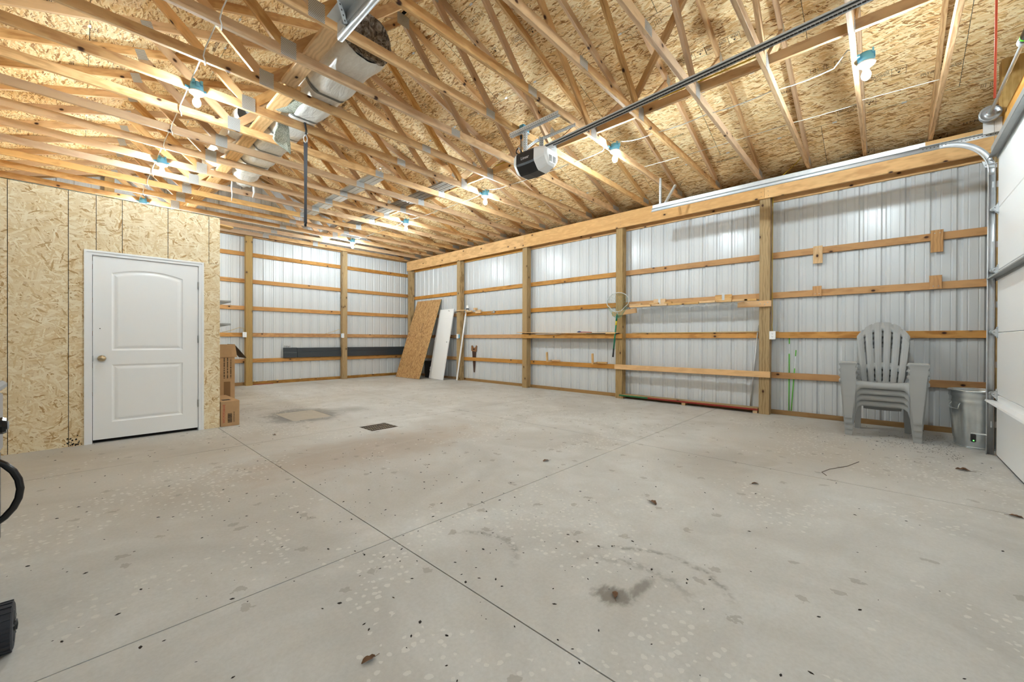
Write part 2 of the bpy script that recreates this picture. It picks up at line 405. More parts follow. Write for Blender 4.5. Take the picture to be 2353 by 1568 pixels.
def crinkle():
    n = NT('crinkled_clear_plastic'); v, r, tc = n.objcoord()
    f = n.noise(v, 11.0, 5, 0.65, 2.0)
    n.bump(f, 1.0, 0.04)
    return n.out(n.ramp(f, [(0.36, lin((76, 64, 54))), (0.5, lin((150, 138, 126))), (0.66, lin((206, 198, 190)))]), 0.25, 0, 0.6)
M['crinkle'] = crinkle()
def carpet():
    n = NT('speckled_carpet'); v, r, tc = n.objcoord()
    f = n.noise(v, 120.0, 3, 0.7)
    n.bump(f, 0.9, 0.01)
    return n.out(n.ramp(f, [(0.34, lin((120, 126, 112))), (0.5, lin((186, 190, 174))), (0.62, lin((226, 226, 214)))]), 0.95, 0, 0.1)
M['carpet'] = carpet()
M['tape'] = plain('grey_tape', (120, 120, 116), 0.5)
M['strap'] = plain('black_strap', (30, 32, 40), 0.6)
M['red'] = plain('red_paint', (150, 44, 34), 0.55)
M['red_cord'] = plain('orange_red_cord', (226, 92, 60), 0.6)
M['green'] = plain('green_paint', (36, 110, 66), 0.5)
M['green_rod'] = plain('green_fibreglass', (88, 190, 44), 0.45)
M['green_handle'] = plain('green_handle', (10, 122, 88), 0.4)
M['yellow'] = plain('yellow_label', (222, 196, 50), 0.5)
M['brass'] = plain('satin_nickel', (190, 172, 140), 0.3, 0.9)
M['rust'] = plain('rusty_blade', (74, 50, 38), 0.6, 0.3, var=0.3)
M['walnut'] = plain('worn_saw_handle', (140, 96, 60), 0.6, var=0.3, scale=30)
M['print'] = plain('dark_print', (52, 40, 28), 0.8)
M['print_red'] = plain('red_print', (190, 56, 44), 0.8)
M['print_white'] = plain('white_print', (230, 230, 230), 0.6)
M['leaf'] = plain('dead_leaf', (110, 78, 52), 0.85, var=0.3, scale=30)
M['speck'] = plain('dark_debris', (40, 32, 26), 0.9)
M['foam'] = plain('cream_foam', (226, 210, 170), 0.8)
M['net'] = plain('green_net_cord', (120, 170, 140), 0.6)
M['rubber'] = plain('black_rubber', (44, 46, 54), 0.65)
M['grey_metal'] = plain('grey_enamel', (150, 150, 152), 0.35)
M['nail'] = plain('nail_head', (120, 116, 110), 0.4, 0.8)
def led():
    n = NT('green_led'); n.b.inputs['Emission Color'].default_value = (0.1, 1, 0.1, 1); n.b.inputs['Emission Strength'].default_value = 3.0
    n.b.inputs['Base Color'].default_value = (0.1, 0.8, 0.1, 1); return n.mat
M['led'] = led()
def clear_sheet():
    n = NT('clear_corrugated_sheet'); n.b.inputs['Base Color'].default_value = (0.92, 0.94, 0.94, 1); n.b.inputs['Roughness'].default_value = 0.25
    n.b.inputs['Alpha'].default_value = 0.45; return n.mat
M['clear'] = clear_sheet()

def text_mesh(txt, size, mat, align='LEFT', ext=0.0, line=0.9, name='printed_text'):
    c = bpy.data.curves.new(name, 'FONT'); c.body = txt; c.size = size; c.align_x = align; c.extrude = ext; c.space_line = line; c.resolution_u = 2
    o = bpy.data.objects.new(name, c); COL.objects.link(o); dg = bpy.context.evaluated_depsgraph_get(); dg.update()
    me = bpy.data.meshes.new_from_object(o.evaluated_get(dg)); me.name = name
    bpy.data.objects.remove(o); bpy.data.curves.remove(c)
    me.materials.clear(); me.materials.append(mat); return me

# ================================================================== STRUCTURE
def structure(name, label, cat):
    return thing(name, (0, 0, 0), label, cat, kind='structure')

# ---- floor: sawn slab bays with recessed joints
floor = structure('floor', 'stained grey concrete floor cut into bays by sawn joints', 'floor')
b = MB().box(XL, XW, YF, YW, -0.12, -0.012); b.build('joint_bed', M['gap'], floor)
JX = [XL, 1.209, 4.16, XW]; JY = [YF, 2.051, 5.0, 8.07, YW]
DR = (2.46, 2.83, 4.63, 4.97)                 # floor drain
def slab(x0, x1, y0, y1, holes=()):
    xs = sorted({x0, x1, *[h for q in holes for h in q[:2]]}); ys = sorted({y0, y1, *[h for q in holes for h in q[2:]]})
    g = MB()
    idx = {}
    def vid(x, y, z):
        k = (x, y, z)
        if k not in idx: idx[k] = len(g.v); g.v.append(k)
        return idx[k]
    def face(*ks): g.f.append(tuple(vid(*k) for k in ks)); g.m.append(0); g.sm.append(False)
    cells = set()
    for i in range(len(xs)-1):
        for j in range(len(ys)-1):
            cx, cy = (xs[i]+xs[i+1])/2, (ys[j]+ys[j+1])/2
            if not any(q[0] < cx < q[1] and q[2] < cy < q[3] for q in holes): cells.add((i, j))
    for (i, j) in cells:
        a, c, d, e = xs[i], xs[i+1], ys[j], ys[j+1]
        face((a,d,0),(c,d,0),(c,e,0),(a,e,0))
        for (di, dj, p, q) in [(-1,0,(a,d),(a,e)),(1,0,(c,d),(c,e)),(0,-1,(a,d),(c,d)),(0,1,(a,e),(c,e))]:
            if (i+di, j+dj) not in cells: face((*p,0),(*q,0),(*q,-0.012),(*p,-0.012))
    return g
PATCH = (2.012, 2.55, 5.96, 6.74)
for i in range(3):
    for j in range(4):
        x0, x1, y0, y1 = JX[i]+0.003, JX[i+1]-0.003, JY[j]+0.003, JY[j+1]-0.003
        hs = []
        for q in (DR, PATCH):
            c = (max(q[0], x0), min(q[1], x1), max(q[2], y0), min(q[3], y1))
            if c[0] < c[1] and c[2] < c[3]: hs.append(c)
        slab(x0, x1, y0, y1, hs).build('floor_slab', M['concrete'], floor)
MB().box(PATCH[0]+0.004, PATCH[1]-0.004, PATCH[2]+0.004, PATCH[3]-0.004, -0.012, -0.001).build('concrete_patch', M['patch'], floor, label='paler square patch of newer concrete')

# ---- ribbed steel sheet
RIB = [(0.0, 0), (0.036, 0), (0.040, 0.0035), (0.048, 0.0035), (0.052, 0), (0.084, 0), (0.100, 0.019), (0.128, 0.019), (0.144, 0), (0.176, 0), (0.180, 0.0035), (0.188, 0.0035), (0.192, 0)]
def ribbed(u0, u1, place_fn, z0, ztop, phase=0.0):
    """vertical ribbed sheet between u0 and u1; place_fn(u, d) -> (x, y); ztop(u) -> height"""
    pts = []
    k = math.floor((u0-phase)/0.2286)
    while phase+k*0.2286 < u1:
        for (a, d) in RIB:
            u = phase+k*0.2286+a
            if u0-1e-6 <= u <= u1+1e-6: pts.append((u, d))
        k += 1
    if not pts or pts[0][0] > u0+1e-4: pts.insert(0, (u0, 0))
    if pts[-1][0] < u1-1e-4: pts.append((u1, 0))
    g = MB(); n = len(pts); vs = []
    for (u, d) in pts:
        x, y = place_fn(u, d); vs.append((x, y, z0))
    for (u, d) in pts:
        x, y = place_fn(u, d); vs.append((x, y, ztop(u)))
    g.add(vs, [(i, i+1, n+i+1, n+i) for i in range(n-1)])
    return g
# ---- right wall
wall_right = structure('wall_right', 'long side wall of white ribbed steel on wooden posts, girts and header', 'wall')
u = YF
while u < YW-0.01:
    v = min(u+0.9144, YW)
    ribbed(u, v, lambda q, d: (XW+d, q), 0.0, lambda q: 3.62, YF).build('steel_sheet', M['steel'], wall_right); u = v
POSTS_Y = [1.37, 3.81, 6.25, 8.68, 11.12]
for y in POSTS_Y:
    zt = HT if y > 11 else HT-0.02
    beam('post', (XP+0.075, y, 0), (XP+0.075, y, zt), 0.14, 0.15, M['treated'], wall_right, upv=(1, 0, 0))
beam('post', (XP+0.075, -0.937, 0), (XP+0.075, -0.937, HT-0.02), 0.12, 0.15, M['treated'], wall_right, upv=(1, 0, 0))
GZ = [2.443, 1.829, 1.216, 0.598]
segs = [(-0.98, 3.81), (3.81, 8.68), (8.68, 11.36)]
for z in GZ:
    for k, (a, c) in enumerate(segs):
        beam('girt', (XG+0.019, a+0.001, z), (XG+0.019, c-0.001, z), 0.038, 0.092, M['girt'], wall_right)
for (a, c) in segs: beam('base_plate', (XG+0.019, a+0.001, 0.033), (XG+0.019, c-0.001, 0.033), 0.038, 0.066, M['plate_lumber'], wall_right)
for (a, c) in [(-0.99, 1.37), (1.37, 6.25), (6.25, 11.2)]:
    beam('header_board', (XH+0.019, a+0.001, (HB+HT)/2), (XH+0.019, c-0.001, (HB+HT)/2), 0.038, HT-HB, M['header'], wall_right)
    beam('outer_header_board', (XG+0.019, a+0.001, (HB+HT)/2-0.03), (XG+0.019, c-0.001, (HB+HT)/2-0.03), 0.038, HT-HB, M['header'], wall_right)
nb = MB().lathe([(0.0, -0.001), (0.0045, -0.001), (0.0045, 0)], 8, axis='X').mesh('nail_head', M['nail'])
for y in [1.37, 3.81, 6.25, 8.68]:
    for dy in (-0.05, 0.05):
        for z in (3.34, 3.41, 3.48, 3.55): inst('nail_head', nb, Matrix.Translation((XH-0.0005, y+dy+random.uniform(-.008, .008), z+random.uniform(-.01, .01))), wall_right)
# ---- back wall
wall_back = structure('wall_back', 'far gable wall of white ribbed steel with posts and flat girts', 'wall')
u = XL
while u < XW-0.01:
    v = min(u+0.9144, XW)
    ribbed(u, v, lambda q, d: (q, YW+d), 0.0, lambda q: deck(q)-0.005, XL).build('steel_sheet', M['steel'], wall_back); u = v
for (x, zt) in [(-1.7, 3.5), (0.42, deck(0.42)-0.12), (2.80, deck(2.8)-0.14), (5.14, deck(5.14)-0.12)]:
    if x in (0.42,): zt = 4.3
    if x == 5.14: zt = 3.61
    if x == 2.80: zt = 3.61
    beam('post', (x, YP+0.07, 0), (x, YP+0.07, zt), 0.14, 0.13, M['treated'], wall_back, upv=(0, 1, 0))
BZ = [3.184, 2.534, 1.879, 1.229, 0.595]
bs = [(XL+0.02, 2.80), (2.80, XG-0.002)]
for z in BZ:
    for (a, c) in bs: beam('girt', (a+0.001, YG+0.019, z), (c-0.001, YG+0.019, z), 0.038, 0.096, M['girt'], wall_back)
for (a, c) in bs: beam('base_plate', (a+0.001, YG+0.019, 0.038), (c-0.001, YG+0.019, 0.038), 0.038, 0.076, M['plate_lumber'], wall_back)
fm = MB()
for (x, s) in [(2.95, .03), (3.2, .02), (3.45, .028), (4.0, .022), (4.4, .02), (5.35, .02), (5.7, .022), (6.15, .02), (6.6, .022), (3.02, .018), (5.9, .015)]:
    fm.lathe([(s, 0), (s*0.9, s*0.5), (s*0.5, s*0.9), (0.0, s)], 7, (x, YG-0.004, 0.074))
o = fm.build('spray_foam', M['foam'], wall_back); o['kind'] = 'stuff'
# ---- left wall and front wall (mostly outside the frame, they close the room)
wall_left = structure('wall_left', 'side wall of white ribbed steel behind the partition', 'wall')
u = YF
while u < YW-0.01:
    v = min(u+2.7432, YW)
    ribbed(u, v, lambda q, d: (XL-d, q), 0.0, lambda q: 3.70, YF).build('steel_sheet', M['steel'], wall_left); u = v
for z in GZ: beam('girt', (XL+0.02, -0.98, z), (XL+0.02, 6.1, z), 0.038, 0.09, M['girt'], wall_left)
for y in [-0.9, 1.37, 3.81]: beam('post', (XL+0.115, y, 0), (XL+0.115, y, 3.55), 0.14, 0.15, M['treated'], wall_left, upv=(1, 0, 0))
beam('header_board', (XL+0.21, -0.98, 3.44), (XL+0.21, 11.2, 3.44), 0.038, 0.29, M['header'], wall_left)
wall_front = structure('wall_front', 'front wall of white ribbed steel around the overhead door', 'wall')
DX0, DX1, DZT = 1.27, 6.15, 3.05
for (a, c, zb) in [(XL, DX0, 0.0), (DX0, DX1, DZT), (DX1, XW, 0.0)]:
    u = a
    while u < c-0.01:
        v = min(u+0.9144, c)
        ribbed(u, v, lambda q, d: (q, YF-d), zb, lambda q: deck(q)-0.005, XL).build('steel_sheet', M['steel'], wall_front); u = v
for x in (DX0-0.075, DX1+0.085):
    beam('jamb', (x, -0.895, 0), (x, -0.895, 3.9 if x > 3 else 3.5), 0.14, 0.15, M['treated'], wall_front, upv=(0, 1, 0))
beam('jamb_trim', (DX1+0.036, -0.815, 0), (DX1+0.036, -0.815, 3.04), 0.05, 0.012, M['girt'], wall_front, upv=(0, 1, 0))
beam('lintel', (DX0-0.14, -0.90, 3.22), (DX1+0.14, -0.90, 3.22), 0.14, 0.28, M['header'], wall_front)
beam('centre_post', (3.72, -0.89, 3.36), (3.72, -0.89, 4.6), 0.14, 0.14, M['treated'], wall_front, upv=(0, 1, 0))
beam('spring_post', (4.62, -0.90, 3.36), (4.62, -0.90, 4.45), 0.14, 0.14, M['treated'], wall_front, upv=(0, 1, 0))

# ---- roof: OSB sheets on both slopes
ceiling = structure('ceiling', 'pitched roof underside of oriented strand board sheets', 'ceiling')
XJ = [2.803, 3.170, 4.327, 5.484, 6.641, 7.80]
SL = math.sqrt(1+1/9.0); T = 0.011
def sheet_mesh(L, Wd):
    g = MB(); g.box(-L/2, L/2, -Wd/2, Wd/2, 0, T)
    g.m = [0, 0, 1, 1, 1, 1]; return g.mesh('osb_sheet', [M['osb_roof'], M['osb_edge']])
_sm = {}
def stamp_curve(txt, size): return text_mesh(txt, size, M['print'], name='stamp_print')
def bars(seed, L, H):
    """rows of fine unreadable print"""
    rg = random.Random(seed); g = MB(); y = 0.0
    while y < H:
        x = 0.0
        while x < L:
            d = rg.uniform(0.004, 0.012); g.box(x, x+d, y, y+0.0065, 0, 0.0005); x += d+rg.choice([0.003, 0.003, 0.009])
        y += 0.013
    return g
def boxrow(seed, n):
    """row of outlined square characters"""
    rg = random.Random(seed); g = MB(); t = 0.003; x = 0.0
    for _ in range(n):
        w_ = rg.uniform(0.03, 0.06); h = 0.06
        for (a, c, d, e) in [(x, x+w_, 0, t), (x, x+w_, h-t, h), (x, x+t, 0, h), (x+w_-t, x+w_, 0, h)]:
            if rg.random() < 0.8: g.box(a, c, d, e, 0, 0.0005)
        if rg.random() < 0.6: g.box(x+w_*0.4, x+w_*0.4+t, 0.012, h-0.012, 0, 0.0005)
        x += w_+rg.uniform(0.012, 0.03)
    return g
STAMPS = [stamp_curve('JAN-151', 0.05), boxrow(3, 7).mesh('stamp_print', M['print']), bars(5, 0.30, 0.035).mesh('stamp_print', M['print']), boxrow(8, 4).mesh('stamp_print', M['print'])]
def stampbox():
    g = MB(); t = 0.003
    for (a, c, d, e) in [(0, 0.36, 0, t), (0, 0.36, 0.11-t, 0.11), (0, t, 0, 0.11), (0.36-t, 0.36, 0, 0.11), (0.12-t, 0.12, 0, 0.11)]: g.box(a, c, d, e, 0, 0.0006)
    g.add([(0.045, 0.06, 0.0005), (0.075, 0.06, 0.0005), (0.06, 0.085, 0.0005)], [(0, 1, 2)])
    q = bars(11, 0.20, 0.045); g.add([(x+0.14, y+0.015, z) for x, y, z in q.v], q.f)
    tm = text_mesh('APA', 0.042, M['print'])
    g.add([(v.co.x+0.015, v.co.y+0.018, 0.0005) for v in tm.vertices], [tuple(p.vertices) for p in tm.polygons])
    g.add([(v.co.x*0.9+0.20, v.co.y*0.9+0.070, 0.0005) for v in tm.vertices], [tuple(p.vertices) for p in tm.polygons])
    return g.mesh('stamp_frame', M['print'])
SBOX = stampbox()
for side in (1, -1):
    for r in range(5):
        xa, xb = XJ[r], XJ[r+1]
        wd = (xb-xa)*SL-0.004
        y = YF-0.45-(1.2192 if r % 2 else 0.0) - (0.35 if side > 0 else 0.9)
        while y < YW+0.3:
            y0, y1 = max(y, YF-0.45), min(y+2.4384, YW+0.45)
            if y1-y0 > 0.05:
                L = round(y1-y0-0.004, 3); xm, ym = (xa+xb)/2, (y0+y1)/2
                key = (L, round(wd, 3))
                if key not in _sm: _sm[key] = sheet_mesh(L, wd)
                X = RX+(xm-RX)*side
                # local X along world Y, local Y up the slope, local Z outwards
                Mx = frame((X, ym, deck(X)), (0, 1, 0), (-side, 0, 1/3.0) if side > 0 else (1, 0, 1/3.0))
                zax = Mx.to_3x3() @ Vector((0, 0, 1))
                if zax.z < 0: Mx = frame((X, ym, deck(X)), (0, -1, 0), (-side, 0, 1/3.0) if side > 0 else (1, 0, 1/3.0))
                s_o = inst('osb_sheet', _sm[key], Mx, ceiling)
                # printed grade marks on the underside
                if L > 1.0 and (side > 0 or r > 1):
                    for q in range(3):
                        st = STAMPS[(r+q+int(ym*3)) % 4]
                        px_, py_ = random.uniform(-L/2+0.1, L/2-0.7), random.choice([wd/2-0.12, -wd/2+0.06, random.uniform(-wd/2+0.2, wd/2-0.2)])
                        if abs(py_) > wd/2-0.05: continue
                        place(inst('stamp_print', st, Matrix()), Mx @ Matrix.Translation((px_, py_, -0.0015)) @ Matrix.Rotation(math.pi, 4, 'X' if q % 2 else 'Y'), s_o)
                    if wd > 0.6:
                        for q in range(2):
                            place(inst('stamp_frame', SBOX, Matrix()), Mx @ Matrix.Translation((random.uniform(-L/2+0.4, L/2-0.5), random.uniform(-wd/2+0.2, wd/2-0.2), -0.0008)) @ Matrix.Rotation(math.pi, 4, 'X'), s_o)
            y += 2.4384
    # steel clips on the sheet joints, one in each bay
    cm = MB().box(-0.022, 0.022, -0.011, 0.011, -0.003, 0.0).mesh('sheathing_clip', M['galv'])
    for r in range(1, 5):
        for k in range(NT0, NT1):
            X = RX+(XJ[r]-RX)*side
            if side < 0 and r > 3: continue
            inst('sheathing_clip', cm, frame((X, TY0+TS*(k+0.5)+0.019+random.uniform(-.06, .06), deck(X)-0.0005), (0, 1, 0), (-side, 0, 1/3.0)), ceiling)
g = MB()
for side in (1, -1):
    g.add([(RX, YF-0.5, RZ+0.03), (RX, YW+0.5, RZ+0.03), (RX+side*5.1, YW+0.5, RZ+0.03-5.1/3), (RX+side*5.1, YF-0.5, RZ+0.03-5.1/3)], [(0, 1, 2, 3)])
    g.add([(RX+side*5.1, YF-0.5, RZ+0.03-5.1/3), (RX+side*5.1, YW+0.5, RZ+0.03-5.1/3), (RX+side*5.1, YW+0.5, 3.3), (RX+side*5.1, YF-0.5, 3.3)], [(0, 1, 2, 3)])
    g.add([(RX+side*4.57, YF-0.5, 3.3), (RX+side*5.1, YF-0.5, 3.3), (RX+side*5.1, YW+0.5, 3.3), (RX+side*4.57, YW+0.5, 3.3)], [(0, 1, 2, 3)])
g.build('roof_light_block', M['roof_block'], ceiling)  # dark roof cover added to block light; reads black through the ridge gap

# ---- partition of OSB with its door opening
wall_partition = structure('wall_partition', 'pale strand board partition wall around the white door', 'wall')
PT_ = 0.012
def pz(x): return ZPART
DO = (0.085, 1.028, 2.045)        # rough door opening: x0, x1, top
g_ = 0.0025
pan = [
 [(XL+0.01, 0), (-0.466-g_, 0), (-0.466-g_, ZPART), (XL+0.01, ZPART)],
 [(-0.466+g_, 0), (-0.070-g_, 0), (-0.070-g_, ZPART), (-0.466+g_, ZPART)],
 [(-0.070+g_, 0), (DO[0], 0), (DO[0], DO[2]), (0.132-g_, DO[2]), (0.132-g_, ZPART), (-0.070+g_, ZPART)],
 [(0.132+g_, DO[2]), (0.334-g_, DO[2]), (0.334-g_, ZPART), (0.132+g_, ZPART)],
 [(0.334+g_, DO[2]), (0.723-g_, DO[2]), (0.723-g_, ZPART), (0.334+g_, ZPART)],
 [(0.723+g_, DO[2]+0.03), (1.116-g_, DO[2]+0.03), (1.116-g_, ZPART), (0.723+g_, ZPART)],
 [(1.116+g_, 2.08), (XPART, 2.08), (XPART, ZPART), (1.116+g_, ZPART)],
 [(DO[1], 0), (XPART, 0), (XPART, 2.08-g_), (DO[1], 2.08-g_)]]
for i, pl in enumerate(pan):
    # local frame: X along world X, Y up, Z towards the viewer (-Y)
    c = (sum(p[0] for p in pl)/len(pl), sum(p[1] for p in pl)/len(pl))
    g = MB(); g.prism([(a-c[0], bb-c[1]) for a, bb in pl], PT_, 'Z', 0.0)
    g.m = [0, 0]+[1 if i in (1, 4, 5) else 2]*len(pl)
    g.build('osb_panel', [M['osb_wall'], M['osb_edge'], M['osb_wall']], wall_partition, M=frame((c[0], YPART+PT_, c[1]), (1, 0, 0), (0, 0, 1)))
MB().box(XL+0.01, 0.05, YPART+PT_, YPART+0.10, 0, ZPART-0.002).box(1.06, XPART-0.012, YPART+PT_, YPART+0.10, 0, ZPART-0.002).box(0.05, 1.06, YPART+PT_, YPART+0.10, 2.06, ZPART-0.002).build('stud_core', M['gap'], wall_partition)
g = MB(); g.prism([(-2.55, -ZPART/2), (2.55, -ZPART/2), (2.55, ZPART/2), (-2.55, ZPART/2)], 0.012, 'Z'); g.build('osb_panel', M['osb_wall'], wall_partition, M=frame((XPART-0.012, YPART+PT_+2.55, ZPART/2), (0, 1, 0), (0, 0, 1)))
MB().box(XL+0.01, XPART-0.012, YPART+0.10, YPART+PT_+5.1, ZPART-0.03, ZPART-0.01).build('light_block_lid', M['osb_wall'], wall_partition)  # unseen lid, added to keep light out of the partitioned room
MB().box(XL+0.01, XPART, YPART-0.001, YPART+PT_, ZPART, ZPART+0.003).build('top_edge', M['osb_edge'], wall_partition)

random.seed(23); g = MB()
for _ in range(34):
    x = random.gauss(-0.035, 0.035); z = abs(random.gauss(0, 0.045)); r = random.uniform(0.003, 0.009)
    if -0.10 < x < 0.035 and z < 0.13: g.lathe([(r, 0), (r*0.9, -0.0008)], 7, (x, YPART-0.0001, z+0.006), 'Y', 0, False)
o = g.build('mould_stain', M['gap'], wall_partition, label='black mould specks low beside the door casing'); o['kind'] = 'stuff'
# ---- door in the partition
door_1 = structure('door_1', 'white two-panel interior door with an arched upper panel', 'door')
Y0 = YPART-0.012
def loop_rect(x0, x1, z0, z1, inset=0.0, arch=0.0, n=14):
    x0 += inset; x1 -= inset; z0 += inset; z1 -= inset
    pts = [(x0, z0), (x1, z0)]
    for i in range(n+1):
        t = i/n; x = x1+(x0-x1)*t; pts.append((x, z1-arch+arch*(1-(2*t-1)**2) if arch else z1))
    return pts
SX0, SX1, SZ0, SZ1 = 0.106, 1.007, 0.035, 2.022
def make_slab():
    bm = bmesh.new()
    yf = 0.0
    outer = [bm.verts.new((x, yf, z)) for x, z in [(SX0, SZ0), (SX1, SZ0), (SX1, SZ1), (SX0, SZ1)]]
    edges = [bm.edges.new((outer[i], outer[(i+1) % 4])) for i in range(4)]
    inner = []
    for (x0, x1, z0, z1, ar) in [(0.25, 0.862, 1.0, 1.905, 0.055), (0.25, 0.862, 0.215, 0.845, 0.0)]:
        A = [bm.verts.new((x, yf, z)) for x, z in loop_rect(x0, x1, z0, z1, 0, ar)]
        for i in range(len(A)): edges.append(bm.edges.new((A[i], A[(i+1) % len(A)])))
        inner.append((A, x0, x1, z0, z1, ar))
    bmesh.ops.triangle_fill(bm, edges=edges, use_beauty=True)
    for (A, x0, x1, z0, z1, ar) in inner:
        prev = A
        for ins, dep in [(0.012, 0.009), (0.022, 0.010), (0.040, 0.003), (0.052, 0.001)]:
            Bv = [bm.verts.new((x, yf+dep, z)) for x, z in loop_rect(x0, x1, z0, z1, ins, ar*(1-ins*2))]
            for i in range(len(A)): bm.faces.new((prev[i], prev[(i+1) % len(A)], Bv[(i+1) % len(A)], Bv[i]))
            prev = Bv
        bm.faces.new(prev)
    back = [bm.verts.new((x, 0.035, z)) for x, z in [(SX0, SZ0), (SX1, SZ0), (SX1, SZ1), (SX0, SZ1)]]
    bm.faces.new(back)
    for i in range(4): bm.faces.new((outer[i], outer[(i+1) % 4], back[(i+1) % 4], back[i]))
    bmesh.ops.recalc_face_normals(bm, faces=bm.faces[:])
    me = bpy.data.meshes.new('door_leaf'); bm.to_mesh(me); bm.free(); me.materials.append(M['white_door']); return me
leaf = inst('door_leaf', make_slab(), Matrix.Translation((0, YPART+0.004, 0)), door_1)
def casing(name, pts):
    g = MB()
    g.prism(pts, -0.011, 'Y', YPART); g.build(name, M['white'], door_1)
CO, CI = (0.041, 1.064, 2.078), (0.098, 1.014, 2.028)
casing('casing', [(CO[0], 0), (CI[0], 0), (CI[0], CI[2]), (CO[0], CO[2])])
casing('casing', [(CI[1], 0), (CO[1], 0), (CO[1], CO[2]), (CI[1], CI[2])])
casing('casing', [(CO[0], CO[2]), (CI[0], CI[2]), (CI[1], CI[2]), (CO[1], CO[2])])
# stepped outer bead of the casing
for pts in ([(CO[0], 0), (CO[0]+0.02, 0), (CO[0]+0.02, CO[2]-0.02), (CO[0], CO[2])], [(CO[1]-0.02, 0), (CO[1], 0), (CO[1], CO[2]), (CO[1]-0.02, CO[2]-0.02)], [(CO[0], CO[2]), (CO[0]+0.02, CO[2]-0.02), (CO[1]-0.02, CO[2]-0.02), (CO[1], CO[2])]):
    g = MB(); g.prism(pts, -0.007, 'Y', YPART-0.011); g.build('casing_bead', M['white'], door_1)
MB().box(CI[0]-0.004, SX0-0.004, YPART, YPART+0.09, 0, 2.03).box(SX1+0.004, CI[1]+0.004, YPART, YPART+0.09, 0, 2.03).box(CI[0], CI[1], YPART, YPART+0.09, 2.026, 2.034).build('jamb', M['white'], door_1)
MB().box(CI[0]+0.012, CI[1]-0.012, YPART+0.05, YPART+0.06, 0.0, 0.06).build('gap_shade_strip', M['gap'], door_1)  # dark strip standing in for the shade under the door leaf
kn = MB().lathe([(0.0, -0.062), (0.016, -0.061), (0.026, -0.055), (0.029, -0.046), (0.024, -0.036), (0.012, -0.030), (0.011, -0.012), (0.032, -0.010), (0.034, -0.004), (0.034, 0.0)], 28, (0.174, YPART+0.004, 0.915), 'Y')
kn.build('knob', M['brass'], leaf, label='satin metal door knob')
MB().box(SX0-0.003, SX0+0.002, YPART-0.004, YPART+0.02, 0.885, 0.945).build('latch_plate', M['galv_dark'], leaf)
for z in (1.785, 1.125, 0.335):
    MB().lathe([(0.006, -0.045), (0.006, 0.045)], 8, (SX1+0.003, YPART-0.004, z)).box(SX1-0.006, SX1+0.010, YPART-0.001, YPART+0.002, z-0.045, z+0.045).build('hinge', M['galv_dark'], leaf, label='dull metal hinge')
MB().box(0.155, 0.165, YPART+0.0025, YPART+0.0045, 1.235, 1.242).build('peg_hole', M['gap'], leaf)

# ---- overhead door
door_2 = structure('door_2', 'white sectional overhead door with steel struts and roller hinges', 'door')
YD = -0.80
ZS = [0.012, 0.61, 1.22, 1.83, 2.44, 3.05]
for i in range(5):
    MB().cbox(DX0+0.005, DX1-0.005, YD-0.045, YD, ZS[i]+0.002, ZS[i+1]-0.002, 0.005).build('door_section', M['gdoor'], door_2)
MB().box(DX0+0.005, DX1-0.005, YD-0.04, YD-0.005, 0.0, 0.013).build('bottom_seal', M['black'], door_2)
def strut(z, m, dx=0.0):
    g = MB(); y0 = YD+0.001
    prof = [(y0, z-0.03), (y0, z), (y0+0.012, z), (y0+0.015, z+0.004), (y0+0.06, z+0.004), (y0+0.066, z-0.012), (y0+0.063, z-0.014), (y0+0.056, z), (y0+0.016, z), (y0+0.004, z-0.004), (y0+0.003, z-0.03)]
    g.prism(prof, DX1-DX0-0.0+dx, 'X', DX0); return g.build('strut', m, door_2)
strut(0.545, M['white'], 0.10); strut(1.76, M['galv_dark'], 0.06); strut(2.965, M['galv_dark'], 0.04)
MB().prism([(YD, 2.98), (YD+0.05, 2.98), (YD+0.05, 3.05), (YD+0.045, 3.055), (YD, 3.055)], DX1-DX0-0.02, 'X', DX0).build('top_rail', M['galv_dark'], door_2)
for z in (0.61, 1.22, 1.83, 2.44):
    g = MB()
    x = DX1-0.01
    g.prism([(YD, z-0.05), (YD+0.018, z-0.03), (YD+0.034, z-0.005), (YD+0.036, z+0.012), (YD+0.022, z+0.02), (YD, z+0.05)], 0.004, 'X', x-0.03)
    g.prism([(YD, z-0.05), (YD+0.018, z-0.03), (YD+0.034, z-0.005), (YD+0.036, z+0.012), (YD+0.022, z+0.02), (YD, z+0.05)], 0.004, 'X', x+0.012)
    g.box(x-0.05, x+0.03, YD, YD+0.003, z-0.055, z+0.055)
    h = g.build('roller_hinge', M['galv'], door_2)
    MB().tube([(x-0.04, YD+0.026, z+0.004), (x+0.075, YD+0.026, z+0.004)], 0.006).lathe([(0.012, -0.004), (0.022, -0.003), (0.022, 0.012), (0.012, 0.013)], 16, (x+0.05, YD+0.026, z+0.004), 'X').build('roller', M['galv_dark'], h)
    for zz in (z-0.04, z+0.04): MB().lathe([(0.006, 0), (0.006, 0.007), (0.0, 0.008)], 6, (x-0.035, YD+0.003, zz), 'Y').build('bolt', M['galv'], h)
for (x, z) in [(4.95, 2.70), (4.95, 1.27), (4.95, 1.83), (4.9, 0.61), (4.95, 2.2)]:
    MB().lathe([(0.009, 0), (0.009, 0.007), (0.0, 0.009)], 6, (x, YD, z), 'Y').build('bolt', M['galv'], door_2)
MB().tube([(6.1, YD+0.02, 2.46), (6.14, YD+0.03, 3.3)], 0.0018, 5).build('lift_cable', M['galv_dark'], door_2)

